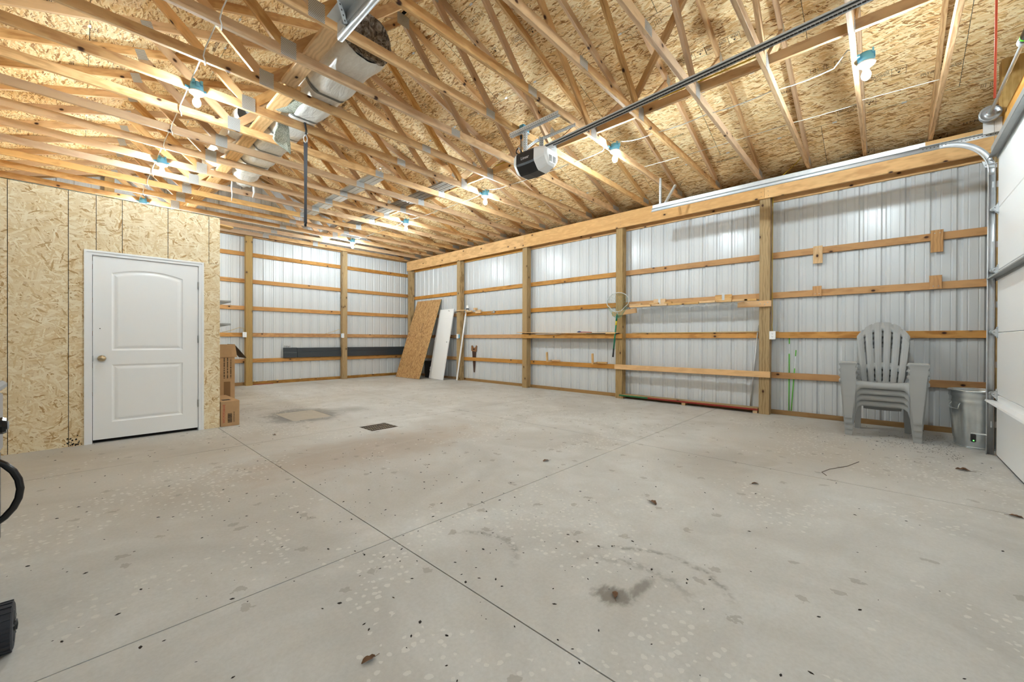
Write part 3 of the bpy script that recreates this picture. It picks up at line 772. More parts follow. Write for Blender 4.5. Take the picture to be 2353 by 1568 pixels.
# ================================================================== ROOF TRUSSES
TT = 0.038
def plate_mesh(wd, ht): return MB().box(-wd/2, wd/2, -ht/2, ht/2, 0, 0.0015).mesh('gusset_plate', M['tooth'])
PM = {'node': plate_mesh(0.125, 0.15), 'splice': plate_mesh(0.13, 0.085), 'peak': plate_mesh(0.17, 0.15), 'mid': plate_mesh(0.09, 0.11), 'heel': plate_mesh(0.22, 0.08)}
cosr = 1/SL
SPL = 3.135
mt = XW-RX
for k in range(NT1, NT0-1, -1):
    yn = TY0+TS*k; yc = yn+TT/2; i = NT1-k
    if i == 0: lab = 'wooden roof truss standing closest to the far gable wall'
    elif k == NT0: lab = 'wooden roof truss nearest the overhead door'
    else: lab = '%s wooden roof truss counted from the far gable wall' % ORD[i]
    t = thing('roof_truss', (RX, yc, CB), lab, 'truss', 'roof trusses')
    zc = (CB+CT)/2
    beam('bottom_chord', (XL+0.05, yc, zc), (SPL, yc, zc), TT, 0.089, M['pine'], t)
    beam('bottom_chord', (SPL+0.001, yc, zc), (XW-0.01, yc, zc), TT, 0.089, M['pine'], t)
    off = 0.0445*SL+0.002
    for s in (1, -1):
        xe = RX+s*4.95
        beam('top_chord', (RX+s*0.012, yc, deck(RX)-off), (xe, yc, deck(xe)-off), TT, 0.089, M['pine'], t, upv=(s, 0, 3))
        xb = RX+s*1.524
        # web from the bottom node to the peak, and from the bottom node to the middle of the top chord
        beam('web', (xb-s*0.035, yc, CT), (RX+s*0.05, yc, deck(RX+s*0.05)-0.105), TT, 0.089, M['pine'], t, upv=(s, 0, 0.3))
        xm = RX+s*2.286
        beam('web', (xb+s*0.035, yc, CT), (xm, yc, deck(xm)-0.10), TT, 0.089, M['pine'], t, upv=(-s, 0, 1))
    def pl(key, x, z, rot=0.0):
        return inst('gusset_plate', PM[key], frame((x, yn-0.0003, z), (math.cos(rot), 0, math.sin(rot)), (-math.sin(rot), 0, math.cos(rot))), t)
    for s in (1, -1):
        pl('node', RX+s*1.524, CT-0.015)
        pl('mid', RX+s*2.286, deck(RX+s*2.286)-0.075, -s*math.atan(1/3))
    pl('splice', SPL, zc); pl('peak', RX, RZ-0.095); pl('heel', XW-0.24, CT-0.005, 0.0)
# the gable frame against the back wall
t = thing('gable_truss', (RX, YG-0.05, CB), 'dark weathered gable truss bolted to the far ribbed wall', 'truss')
beam('bottom_chord', (XL+0.05, YG-0.03, 3.64), (XW-0.05, YG-0.03, 3.64), TT, 0.089, M['plate_lumber'], t)
for s in (1, -1): beam('top_chord', (RX+s*0.012, YG-0.03, deck(RX)-0.05), (RX+s*4.5, YG-0.03, deck(RX+s*4.5)-0.05), TT, 0.089, M['plate_lumber'], t, upv=(s, 0, 3))

# long braces laid on the bottom chords
def brace(x, y0, y1, wd, ht, mat, label, z=None, upv=(0, 0, 1), name='long_brace'):
    z = CT+ht/2+0.001 if z is None else z
    o = beam(name, (x, y0, z), (x, y1, z), wd, ht, mat, None, upv); return tag(o, label, 'brace')
brace(1.45, -0.8, 4.45, 0.14, 0.038, M['fresh'], 'wide pale brace board lying beside the wrapped roll, nearer half')
brace(1.50, 4.452, 11.0, 0.14, 0.038, M['fresh'], 'wide pale brace board lying beside the wrapped roll, farther half')
brace(4.385, -0.8, 3.9, 0.038, 0.089, M['pine'], 'narrow brace on edge along the trusses above the opener rail')
brace(4.385, 3.902, 9.7, 0.038, 0.089, M['pine'], 'narrow brace on edge along the trusses beside the dark channels')
db = beam('diagonal_brace', (3.35, 0.55, 4.93), (4.335, 2.2, 3.78), 0.038, 0.089, M['pine'], None, (0, 0, 1)); tag(db, 'diagonal brace slanting down to the bottom chords over the opener rail', 'brace')

# ================================================================== LIGHTS
def light(x, k, label, cat='light'):
    yf = TY0+TS*k; y = yf-0.060; zb = CB-0.034
    t = thing('bulb_light', (x, y, zb), label, cat, 'bare bulb lights')
    g = MB().lathe([(0.050, 0.0), (0.055, 0.004), (0.055, 0.03), (0.052, 0.082), (0.035, 0.084)], 20, (x, y, zb)).box(x-0.014, x+0.014, y-0.060, y-0.048, zb+0.03, zb+0.08).box(x-0.085, x+0.085, y+0.040, y+0.0595, zb+0.035, zb+0.056).box(x-0.042, x-0.020, y-0.052, y-0.040, zb+0.06, zb+0.10).box(x+0.020, x+0.042, y-0.052, y-0.040, zb+0.06, zb+0.10)
    g.build('junction_box', M['blue'], t)
    MB().lathe([(0.066, 0.0), (0.066, -0.007), (0.056, -0.018), (0.028, -0.026), (0.026, -0.046), (0.0, -0.046)], 24, (x, y, zb-0.001)).build('lampholder', M['porcelain'], t)
    MB().lathe([(0.014, -0.042), (0.017, -0.060), (0.029, -0.082), (0.034, -0.104), (0.030, -0.126), (0.017, -0.143), (0.0, -0.147)], 16, (x, y, zb)).build('bulb', M['bulb'], t)
    return t
LR, LL = 4.72, 0.80
KS = [0, 4, 8, 12, 16]
NAMES = ['lit bare bulb in a blue box beside the overhead door track', 'lit bare bulb in a blue box just beyond the door opener', 'lit bare bulb in a blue box, third in the row above the open bay',
         'lit bare bulb in a blue box, fourth in the row above the open bay', 'lit bare bulb in a blue box closest to the far gable wall']
for k, nm in zip(KS, NAMES): light(LR, k, nm)
NAMES = ['unseen bulb added above the camera to brighten the near floor', 'lit bare bulb in a blue box out of view above the floor joint', 'larger lit bulb in a blue box before the wrapped roll', 'lit bulb in a blue box above the top of the partition', 'blue junction box light half hidden behind the partition top']  # first entry: unseen bulb, added to brighten the near floor
for k, nm in zip(KS, NAMES):
    if k != 4: light(LL, k, nm)
# white cable runs
def sag(p, q, d, n=8):
    p, q = Vector(p), Vector(q)
    return [p.lerp(q, i/n)+Vector((0, 0, -d*4*(i/n)*(1-i/n))) for i in range(n+1)]
def cable(pts, r, mat, label, name='electric_cable', grp=None, n=6):
    o = MB().tube(pts, r, n).build(name, mat); return tag(o, label, 'cable', grp)
zc = CB+0.05
for a, c, lab in [(0, 4, 'white cable between the bulb by the door track and the bulb by the opener'), (4, 8, 'white cable running from the opener bulb to the third bulb'),
                  (8, 12, 'white cable running from the third bulb to the fourth bulb'), (12, 16, 'white cable running from the fourth bulb to the far wall bulb')]:
    ya, yb = TY0+TS*a-0.05, TY0+TS*c-0.05
    pts = [(LR+0.02, ya+0.03, zc+0.05), (LR+0.05, ya+0.12, zc+0.12), (LR+0.09, ya+0.22, zc+0.02)]
    for k in range(a+1, c):
        y = TY0+TS*k; pts += sag(pts[-1], (LR+0.06, y-0.01, zc-0.01), 0.015, 4)[1:]; pts += [(LR+0.06, y+0.05, zc)]
    pts += sag(pts[-1], (LR-0.01, yb-0.05, zc+0.02), 0.03, 5)[1:]
    cable(pts, 0.0055, M['cable'], lab)
for a, c, lab in [(4, 8, 'white cable looping over the trusses towards the bulb before the wrapped roll'), (8, 12, 'white cable between the two bulbs on the partition side'), (12, 16, 'white cable running towards the half hidden blue box')]:
    ya, yb = TY0+TS*a-0.05, TY0+TS*c-0.05
    pts = [(LL+0.01, ya+0.02, zc+0.03), (LL-0.03, ya+0.10, CT+0.02)]
    for k in range(a+1, c+1):
        y = TY0+TS*k
        pts += [(LL-0.03, y-0.20, CT+0.015), (LL-0.045, y-0.10, CT-0.03), (LL-0.05, y-0.05, CB+0.01), (LL-0.03, y-0.012, CB-0.008)]
        if k < c: pts += [(LL-0.02, y+0.05, CB-0.008), (LL-0.02, y+0.10, CB+0.04), (LL-0.03, y+0.2, CT+0.015)]
    cable(pts, 0.0055, M['cable'], lab)
cable(sag((5.75, -0.4, 3.70), (5.75, 0.22, 3.73), 0.0)+sag((5.75, 0.24, 3.70), (5.75, 0.83, 3.71), 0.005)+sag((5.75, 0.85, 3.71), (5.75, 2.66, 3.72), 0.01, 12), 0.004, M['cable'], 'thin white wire strung across the trusses near the door track')
cable([(0.2, 9.9, CB-0.004), (1.0, 9.9, CB-0.012), (2.4, 9.93, CB-0.006), (3.4, 9.92, CB-0.012), (4.6, 9.93, CB)], 0.006, M['cable'], 'white cable drooping along a truss in front of the far wall')

# ================================================================== STORED IN THE TRUSSES
# wrapped carpet roll
def roll(x, z, y0, y1, r, name, label, bands, seed=1, sagd=0.03):
    random.seed(seed)
    t = thing(name, (x, (y0+y1)/2, CT), label, 'carpet roll')
    g = MB(); n = 40; N = 64; vs = []; fs = []
    ph = [random.uniform(0, 6.28) for _ in range(8)]
    for k in range(N+1):
        f = k/N; y = y0+(y1-y0)*f
        e = min(f, 1-f)*(y1-y0); tap = min(1.0, 0.86+0.14*math.sqrt(max(0, min(1, e/0.10))))
        s_ = ((y-TY0-TT/2)/TS) % 1.0
        dz = -sagd*math.sin(math.pi*s_)**2
        for i in range(n):
            a = 2*math.pi*i/n
            rr = r*tap*(1+0.022*math.sin(3*a+ph[0]+y*2.1)+0.014*math.sin(7*a+ph[1]-y*5)+0.010*math.sin(13*a+ph[2]+y*9))
            sz = rr*math.sin(a)
            # flattened where it rests on the chords
            vs.append((x+rr*math.cos(a)*1.06, y, max(z+sz, CT+0.002+dz*0)+ (dz if sz < 0 else 0)))
    for k in range(N):
        for i in range(n): fs.append((k*n+i, k*n+(i+1) % n, (k+1)*n+(i+1) % n, (k+1)*n+i))
    fs.append(tuple(range((N)*n, (N+1)*n)))
    g.add(vs, fs, 0, True); g.build('plastic_wrap', M['plastic_wrap'], t)
    for yb in bands:
        g = MB(); vs = []; fs = []
        for q, yy in enumerate((yb-0.022, yb+0.022)):
            for i in range(n):
                a = 2*math.pi*i/n; rr = r*1.045
                s_ = ((yy-TY0-TT/2)/TS) % 1.0; dz = -sagd*math.sin(math.pi*s_)**2; sz = rr*math.sin(a)
                vs.append((x+rr*math.cos(a)*1.06, yy, max(z+sz, CT+0.001)+(dz-0.003 if sz < 0 else 0)))
        for i in range(n): fs.append((i, (i+1) % n, n+(i+1) % n, n+i))
        g.add(vs, fs, 0, True); g.build('tape_band', M['tape'], t)
    return t
r1 = roll(1.80, CT+0.20, 3.50, 7.35, 0.225, 'wrapped_carpet_roll', 'long carpet roll in pale plastic lying across the trusses', [4.32, 4.98, 5.62, 6.25, 6.86], 3)
# bunched open end towards the viewer
random.seed(5); g = MB(); n = 30
vs = [(1.80, 3.56, CT+0.20)]; fs = []
for ring, (rr, yy) in enumerate([(0.05, 3.55), (0.11, 3.53), (0.17, 3.50), (0.215, 3.47), (0.235, 3.50)]):
    for i in range(n):
        a = 2*math.pi*i/n; j = random.uniform(-0.018, 0.018)
        vs.append((1.80+(rr+j*0.4)*math.cos(a)*1.05, yy+j, max(CT+0.2+(rr+j*0.4)*math.sin(a), CT+0.004)))
for i in range(n): fs.append((0, 1+i, 1+(i+1) % n))
for k in range(4):
    for i in range(n): fs.append((1+k*n+i, 1+k*n+(i+1) % n, 1+(k+1)*n+(i+1) % n, 1+(k+1)*n+i))
g.add(vs, fs, 0, True); g.build('bunched_end', M['crinkle'], r1, label='crumpled clear plastic over the open roll end')
r2 = roll(1.415, CT+0.178, 5.75, 7.75, 0.12, 'thin_carpet_roll', 'thinner wrapped roll tucked beside the long carpet roll', [], 8, 0.02)
# loose end of plastic with torn tails at the far end
g = MB(); vs = []; fs = []; n = 28; random.seed(11)
for k, (yy, rr, zz) in enumerate([(7.36, 0.20, CT+0.18), (7.46, 0.19, CT+0.13), (7.56, 0.17, CT+0.06), (7.62, 0.13, CT+0.0)]):
    for i in range(n):
        a = 2*math.pi*i/n; j = random.uniform(-0.012, 0.012)
        vs.append((1.82+(rr+j)*math.cos(a), yy+j, max(zz+(rr+j)*0.9*math.sin(a), CB-0.12+0.03*math.sin(5*a)) if k > 1 else max(zz+(rr+j)*0.9*math.sin(a), CT+0.004)))
for k in range(3):
    for i in range(n): fs.append((k*n+i, k*n+(i+1) % n, (k+1)*n+(i+1) % n, (k+1)*n+i))
fs.append(tuple(range(3*n, 4*n)))
g.add(vs, fs, 0, True)
g.tube([(1.66, 7.6, CT-0.04), (1.65, 7.6, CB-0.09), (1.66, 7.61, CB-0.2), (1.65, 7.6, CB-0.30)], [0.014, 0.009, 0.007, 0.004], 6).tube([(1.95, 7.6, CT-0.05), (1.96, 7.6, CB-0.08), (1.94, 7.6, CB-0.17)], [0.018, 0.014, 0.007], 6)
g.build('torn_end', M['plastic_wrap'], r1, label='torn white plastic tails at the far end')
# two flaps of carpet
def drape(name, rows, mat, thick=0.012):
    """rows: list of lists of points -> thick draped sheet"""
    g = MB(); R, Cn = len(rows), len(rows[0]); vs = [Vector(p) for r in rows for p in r]
    N = []
    for r in range(R):
        for c in range(Cn):
            a = Vector(rows[min(r+1, R-1)][c])-Vector(rows[max(r-1, 0)][c]); b_ = Vector(rows[r][min(c+1, Cn-1)])-Vector(rows[r][max(c-1, 0)])
            N.append(a.cross(b_).normalized())
    n = len(vs); al = vs+[v+nn*thick for v, nn in zip(vs, N)]; fs = []
    for r in range(R-1):
        for c in range(Cn-1):
            q = (r*Cn+c, r*Cn+c+1, (r+1)*Cn+c+1, (r+1)*Cn+c); fs.append(q); fs.append(tuple(n+i for i in reversed(q)))
    ring = [c for c in range(Cn)]+[r*Cn+Cn-1 for r in range(1, R)]+[(R-1)*Cn+c for c in range(Cn-2, -1, -1)]+[r*Cn for r in range(R-2, 0, -1)]
    for i in range(len(ring)):
        a, c = ring[i], ring[(i+1) % len(ring)]; fs.append((a, c, n+c, n+a))
    g.add(al, fs, 0, True); return g
rows = []
for k in range(7):
    f = k/6; y = 4.55+0.45*f
    rows.append([(1.50+0.07*q+0.02*math.sin(6*f+q)-0.05*f, y+0.03*math.sin(q*1.7), CT+0.018+0.012*math.sin(3*f+q)) for q in range(6)])
o = drape('carpet_flap', rows, M['carpet']).build('carpet_offcut', M['carpet']); tag(o, 'speckled carpet offcut lying flat beside the wrapped roll', 'carpet')
rows = []
for k in range(8):
    f = k/7
    rows.append([(1.53+0.035*q+0.02*math.sin(4*f+q*0.9)+0.02*f, 5.14+0.012*q+0.09*f+0.012*math.sin(6*f+q), CT+0.02-0.02*q*(1 if k > 3 else 0.2)-0.26*f*(0.4+0.6*f)) for q in range(6)])
# strip hanging down between two chords
o = drape('carpet_flap', rows, M['carpet']).build('carpet_strip', M['carpet']); tag(o, 'speckled carpet strip hanging down between two trusses', 'carpet')
# hanging strap
yk = TY0+TS*8
st = thing('hanging_strap', (1.83, yk-0.03, 2.55), 'black tie-down strap with metal hook hanging from a truss', 'strap')
def strap_pt(z): return (1.83, yk-0.035, z)
MB().tube([(1.83, yk+0.05, CB+0.03), (1.83, yk+0.05, CT+0.004), (1.83, yk+0.019, CT+0.012), (1.83, yk-0.008, CT+0.006), (1.835, yk-0.015, CB+0.05), (1.84, yk-0.03, CB-0.01), (1.832, yk-0.035, CB-0.06)], 0.012, 8).build('rubber_loop', M['black'], st)
MB().tube([(1.83+0.022*math.cos(a), yk-0.035, 3.50+0.045*math.sin(a)) for a in [i*math.pi/6 for i in range(12)]], 0.005, 6, closed=True).tube([(1.83, yk-0.035, 3.56), (1.85, yk-0.035, 3.50), (1.83, yk-0.035, 3.45)], 0.006, 6).build('hook', M['galv'], st)
g = MB(); zz = [3.46, 3.3, 3.0, 2.75, 2.50]; ww = [0.024, 0.022, 0.018, 0.016, 0.020]
vs = []
for z, w_ in zip(zz, ww): vs += [(1.83-w_*0.72, yk-0.037+w_*0.6, z), (1.83+w_*0.72, yk-0.037-w_*0.6, z), (1.8315+w_*0.72, yk-0.034-w_*0.6, z), (1.8315-w_*0.72, yk-0.034+w_*0.6, z)]
fs = [(0, 1, 2, 3), (16, 17, 18, 19)]
for k in range(4):
    for i in range(4): fs.append((k*4+i, k*4+(i+1) % 4, k*4+4+(i+1) % 4, k*4+4+i))
g.add(vs, fs); g.build('webbing', M['strap'], st)
MB().lathe([(0.012, 0.0), (0.016, 0.02), (0.014, 0.045), (0.0, 0.05)], 10, (1.83, yk-0.035, 2.465)).build('end_clip', M['black'], st)
# steel channels laid across the chords
def channel(x0, x1, y0, y1, mat, label, lips=3):
    g = MB(); w_ = (x1-x0)/lips; z = CT+0.002
    for q in range(lips):
        a = x0+q*w_+0.004; c = x0+(q+1)*w_-0.004
        g.prism([(a, z), (c, z), (c, z+0.03), (c-0.003, z+0.03), (c-0.003, z+0.003), (a+0.003, z+0.003), (a+0.003, z+0.03), (a, z+0.03)], y1-y0, 'Y', y0)
    o = g.build('steel_channel', mat); return tag(o, label, 'channel')
for q in range(3): channel(3.10+q*0.088, 3.10+q*0.088+0.082, 5.7+0.05*q, 8.95-0.1*q, M['white'] if q else M['galv'], ['bare metal channel lying across the trusses in the white bundle', 'white channel in the middle of the bundle across the trusses', 'white channel on the window side of the bundle across the trusses'.replace('window', 'header')][q], 1)
MCH = plain('brown_grey_channel', (146, 138, 128), 0.4)
for q in range(3): channel(4.06+q*0.09, 4.06+q*0.09+0.083, 5.2+0.04*q, 9.0-0.08*q, MCH, ['dark ribbed channel, first of three across the trusses', 'dark ribbed channel, middle of three across the trusses', 'dark ribbed channel beside the narrow brace'][q], 2)
o = beam('board_offcut', (1.22, 6.60, 2.665), (1.44, 6.62, 2.655), 0.14, 0.02, M['fresh'], None); tag(o, 'short board end sticking out past the top of the partition', 'board')
cable([(4.33, 0.9, CT+0.095), (4.36, 1.8, CT+0.098), (4.34, 2.6, CT+0.094), (4.35, 3.3, CT+0.098), (4.352, 4.4, CT+0.094)], 0.007, M['cable_y'], 'yellow cable stapled along the narrow brace by the opener')
cable([(4.34, 0.9, CT+0.1), (4.5, 0.87, CT+0.07), (4.7, 0.85, CT+0.03), (5.0, 0.85, CT+0.02), (6.0, 0.86, CT+0.02), (6.9, 0.87, CT+0.015), (7.12, 0.98, CT+0.01), (7.22, 1.15, 3.62), (7.255, 1.27, 3.5), (7.262, 1.285, 3.2)], 0.006, M['cable_y'], 'yellow cable along a truss to the header above the outlet')

# ================================================================== DOOR HARDWARE
def angle(name, p0, p1, parent, wd=0.032, label=None, mat=None, u1=(1, 0, 0), u2=(0, 0, 1), holes=True):
    """perforated angle iron between p0 and p1 with its two flanges along u1 and u2"""
    p0, p1 = Vector(p0), Vector(p1); x = (p1-p0); L = x.length; x.normalize(); y = Vector(u1); y = (y-x*y.dot(x)).normalized(); z = x.cross(y)
    if z.dot(Vector(u2)) < 0: z = -z
    g = MB(); t = 0.0025; F = lambda a, bq, c: tuple(p0+x*a+y*bq+z*c)
    def bx(a0, a1, b0, b1, c0, c1, mi=0):
        vs = [F(a, bb, c) for c in (c0, c1) for (a, bb) in ((a0, b0), (a1, b0), (a1, b1), (a0, b1))]
        g.add(vs, [(0,3,2,1),(4,5,6,7),(0,1,5,4),(1,2,6,5),(2,3,7,6),(3,0,4,7)], mi)
    bx(0, L, 0, wd, 0, t); bx(0, L, 0, t, 0, wd)
    if holes:
        a = 0.015
        while a < L-0.01:
            bx(a-0.005, a+0.005, wd*0.5-0.003, wd*0.5+0.003, -0.0006, t+0.0006, 1); bx(a-0.005, a+0.005, -0.0006, t+0.0006, wd*0.5-0.003, wd*0.5+0.003, 1); a += 0.028
    return g.build(name, [mat or M['galv'], M['gap']], parent, label=label)
def track(X, s, label):
    """roller track of the overhead door: s=+1 opens towards -X (right side), s=-1 the mirrored one"""
    t = thing('door_track', (X, -0.76, 0), label, 'track')
    R, zt = 0.36, 3.195; yv = -0.765
    path = [(yv, 0.01+0.25*i) for i in range(11)]+[(yv, zt-R-0.05)]
    vert = [(yv, 0.0), (yv, 2.80)]
    def sweep(pts, name):
        g = MB(); vs = []; fs = []
        prof = [(0.0, -0.024), (0.016, -0.028), (0.0, 0.0)]
        # C profile: (across towards the door side, offset along the outward normal)
        prof = [(-0.020, -0.022), (-0.006, -0.027), (0.010, -0.024), (0.016, -0.012), (0.016, 0.016), (0.010, 0.024), (-0.006, 0.026), (-0.012, 0.022)]
        n = len(prof)
        for k, (y, z) in enumerate(pts):
            a = Vector(pts[min(k+1, len(pts)-1)])-Vector(pts[max(k-1, 0)]); a.normalize(); nv = Vector((-a.y, a.x))
            for (px_, of) in prof: vs.append((X+s*px_, y+nv.x*of, z+nv.y*of))
        m = len(vs)
        for k in range(len(pts)-1):
            for i in range(n-1): fs.append((k*n+i, k*n+i+1, (k+1)*n+i+1, (k+1)*n+i))
        g.add(vs, fs, 0, True); o = g.build(name, M['galv'], t)
        md = o.modifiers.new('thick', 'SOLIDIFY'); md.thickness = 0.002; md.offset = 0
        return o
    sweep([(yv, 0.0), (yv, 1.0), (yv, 2.0), (yv, 2.80)], 'vertical_track')
    arc = [(yv, 2.80)]+[(yv+R*(1-math.cos(a)), zt-R+R*math.sin(a)) for a in [i*math.pi/2/14 for i in range(15)]]
    sweep(arc, 'curved_track')
    sweep([(yv+R, zt), (1.0, zt), (2.0, zt), (2.745, zt)], 'horizontal_track')
    angle('track_angle', (X+s*0.022, -0.80, 0.05), (X+s*0.022, -0.80, 2.9), t, 0.055, u1=(0, 1, 0), u2=(s, 0, 0))
    angle('top_angle', (X+s*0.018, -0.83, zt+0.03), (X+s*0.018, -0.25, zt+0.03), t, 0.04, u1=(0, 0, -1), u2=(-s, 0, 0))
    angle('track_stiffener', (X+s*0.017, -0.30, zt+0.085), (X+s*0.017, 2.735, zt+0.085), t, 0.075, u1=(0, 0, -1), u2=(s, 0, 0), holes=False)
    angle('hanger', (X+s*0.02, 2.60, zt-0.01), (X+s*0.02, 2.60, CB+0.07), t, 0.03, u1=(0, 1, 0), u2=(s, 0, 0))
    angle('hanger_brace', (X+s*0.02, 2.58, zt-0.005), (X+s*0.26, 2.46, CB), t, 0.03, u1=(0, 1, 0), u2=(s, 0, 0))
    MB().prism([(-0.80, 2.86), (-0.72, 2.88), (-0.70, 2.95), (-0.80, 2.90)], 0.004, 'X', X+s*0.0).box(X-0.02, X+0.02, -0.80, -0.72, 2.90, 2.904).build('top_bracket', M['galv'], t)
    for z in (0.3, 0.9, 1.5, 2.1, 2.7):
        MB().box(X+s*0.018-0.003, X+s*0.018+0.003, -0.82, -0.77, z-0.03, z+0.03).lathe([(0.007, 0), (0.007, 0.006)], 6, (X+s*0.018-0.004, -0.79, z), 'X').build('track_bracket', M['galv'], t)
    return t
TRX = 6.205
track(TRX, 1, 'galvanised roller track curving up beside the overhead door')
track(2*3.71-TRX, -1, 'galvanised roller track end hanging beside the pale brace board')
# torsion shaft
t = thing('torsion_shaft', (3.7, -0.735, 3.36), 'torsion shaft with cable drum above the overhead door', 'door shaft')
MB().tube([(1.2, -0.735, 3.36), (6.19, -0.735, 3.36)], 0.0125, 12).build('shaft', M['galv'], t)
for x, s in ((6.10, 1), (1.32, -1)):
    MB().lathe([(0.016, 0.045), (0.05, 0.045), (0.05, 0.02), (0.068, 0.018), (0.072, 0.010), (0.072, -0.004), (0.060, -0.006), (0.060, -0.03), (0.075, -0.034), (0.078, -0.040), (0.062, -0.042), (0.056, -0.034), (0.03, -0.030), (0.026, -0.045), (0.014, -0.045)], 32, (x, -0.735, 3.36), 'X').build('cable_drum', plain('cast_drum_%d' % s, (150, 152, 154), 0.4, 0.6), t)
    MB().prism([(-0.825, 3.20), (-0.70, 3.20), (-0.70, 3.34), (-0.72, 3.40), (-0.75, 3.40), (-0.80, 3.34), (-0.825, 3.34)], 0.003, 'X', x+s*0.06).build('bearing_plate', M['galv'], t)
    for a in (0.6, 2.6): MB().lathe([(0.006, -0.012), (0.006, 0)], 6, (x-s*0.03, -0.735+0.025*math.cos(a), 3.36+0.025*math.sin(a)), 'X').build('set_screw', M['red'], t)
for (xa, xb) in ((4.75, 3.9), (3.55, 2.7)):
    pts = []; turns = 60
    MB().lathe([(0.024, 0.0), (0.027, 0.01), (0.027, xa-xb-0.01), (0.024, xa-xb)], 18, (xb, -0.735, 3.36), 'X').build('spring', M['black_gloss'], t)
    MB().lathe([(0.031, 0.0), (0.033, 0.006), (0.033, 0.03), (0.031, 0.036)], 18, (xa, -0.735, 3.36), 'X').build('winding_cone', M['galv'], t)
    MB().lathe([(0.0275, 0.0), (0.0275, 0.02)], 18, (xa-0.05, -0.735, 3.36), 'X').build('colour_band', M['green_rod'], t)
# release cord
o = MB().tube([(3.72, -0.47, 3.42), (3.721, -0.472, 3.2), (3.719, -0.47, 2.9), (3.72, -0.468, 2.585)], 0.0055, 8).build('release_cord', M['red_cord']); tag(o, 'thin orange-red release cord hanging from the opener rail', 'cord')

# opener
OX, OYa, OYb = 3.70, 2.84, 3.30
op = thing('door_opener', (OX, 3.07, 3.10), 'black and white ceiling door opener with long chain rail', 'opener')
def body_sec(hw, zt, zb):
    # cross-section in X-Z: flat top, upright sides, lower flanks drawn in to a flat bottom
    return [(-hw*0.9, zt), (-hw, zt-0.025), (-hw*1.02, zb+0.11), (-hw*0.97, zb+0.085), (-hw*0.60, zb+0.018), (-hw*0.45, zb), (hw*0.45, zb), (hw*0.60, zb+0.018), (hw*0.97, zb+0.085), (hw*1.02, zb+0.11), (hw, zt-0.025), (hw*0.9, zt)]
def loft(secs, name, mat, parent, smooth=False):
    g = MB(); n = len(secs[0][1]); vs = []; fs = []
    for (y, s_) in secs: vs += [(OX+a, y, z) for a, z in s_]
    for k in range(len(secs)-1):
        for i in range(n): fs.append((k*n+i, k*n+(i+1) % n, (k+1)*n+(i+1) % n, (k+1)*n+i))
    fs.append(tuple(range(n-1, -1, -1))); fs.append(tuple(range((len(secs)-1)*n, len(secs)*n)))
    g.add(vs, fs, 0, smooth); return g.build(name, mat, parent)
ZT, ZB = 3.345, 3.10
loft([(2.965, body_sec(0.150, ZT, ZB)), (3.10, body_sec(0.152, ZT, ZB-0.008)), (3.235, body_sec(0.150, ZT, ZB))], 'body', M['black'], op)
loft([(2.815, body_sec(0.10, ZT-0.045, ZB+0.06)), (2.835, body_sec(0.128, ZT-0.02, ZB+0.035)), (2.964, body_sec(0.154, ZT+0.003, ZB+0.0))], 'light_lens', M['white'], op)
loft([(3.236, body_sec(0.154, ZT+0.003, ZB+0.0)), (3.29, body_sec(0.135, ZT-0.02, ZB+0.03)), (3.305, body_sec(0.11, ZT-0.045, ZB+0.055))], 'light_lens', M['white'], op)
for r_ in range(6):
    for q in range(2):
        MB().box(OX-0.06+q*0.07, OX-0.01+q*0.07, 2.812, 2.816, 3.175+r_*0.012, 3.181+r_*0.012).build('vent_slot', M['tape'], op)
inst('maker_name', text_mesh('Linear', 0.05, M['print_white'], 'CENTER', 0.0005, name='maker_name'), frame((OX-0.1545, 3.10, 3.245), (0, -1, 0), (0, 0, 1)), op)
MB().box(OX-0.02, OX+0.02, 2.80, 3.25, ZT, ZT+0.018).build('rail_mount', M['galv'], op)
def zr(y): return 3.372+(2.86-y)*0.044
g = MB()
ya, yb = 2.95, -0.72
prof = [(-0.018, -0.006), (0.02, -0.006), (0.02, 0.03), (0.012, 0.036), (-0.012, 0.036), (-0.018, 0.03)]
vs = [(OX+0.02+a, ya, zr(ya)+c) for a, c in prof]+[(OX+0.02+a, yb, zr(yb)+c) for a, c in prof]
g.add(vs, [(0,1,2,3,4,5), (11,10,9,8,7,6)]+[(i, 6+i, 6+(i+1) % 6, (i+1) % 6) for i in range(6)]); g.build('rail', M['galv_dark'], op)
g = MB(); y = 2.80; q = 0
while y > -0.70:
    z = zr(y)
    g.box(OX-0.006, OX+0.002, y-0.011, y+0.011, z-0.020, z-0.010); g.box(OX-0.008, OX+0.004, y-0.013, y-0.009, z-0.018, z-0.012); y -= 0.026
o = g.build('chain', M['black'], op); o['kind'] = 'stuff'
def rail_strip(name, mat, x0, x1, z0, z1):
    g = MB(); vs = [(OX+x, y, zr(y)+z) for y in (2.92, -0.72) for (x, z) in ((x0, z0), (x1, z0), (x1, z1), (x0, z1))]
    g.add(vs, [(0,1,2,3),(7,6,5,4),(0,4,5,1),(1,5,6,2),(2,6,7,3),(3,7,4,0)]); return g.build(name, mat, op)
rail_strip('upper_lip', M['galv'], -0.004, 0.002, 0.022, 0.036); rail_strip('lower_lip', M['galv'], -0.004, 0.002, -0.010, -0.004); rail_strip('upper_chain', M['black'], -0.003, 0.001, 0.010, 0.017)
MB().box(OX-0.03, OX+0.045, -0.52, -0.40, zr(-0.46)-0.03, zr(-0.46)+0.045).tube([(OX, -0.5, zr(-.46)), (OX, -0.74, 3.1)], 0.008, 6).build('trolley', M['galv_dark'], op)
angle('hanger_angle', (3.52, 3.32, 3.565), (3.52, 2.60, 3.565), op, 0.045, u1=(1, 0, 0), u2=(0, 0, 1))
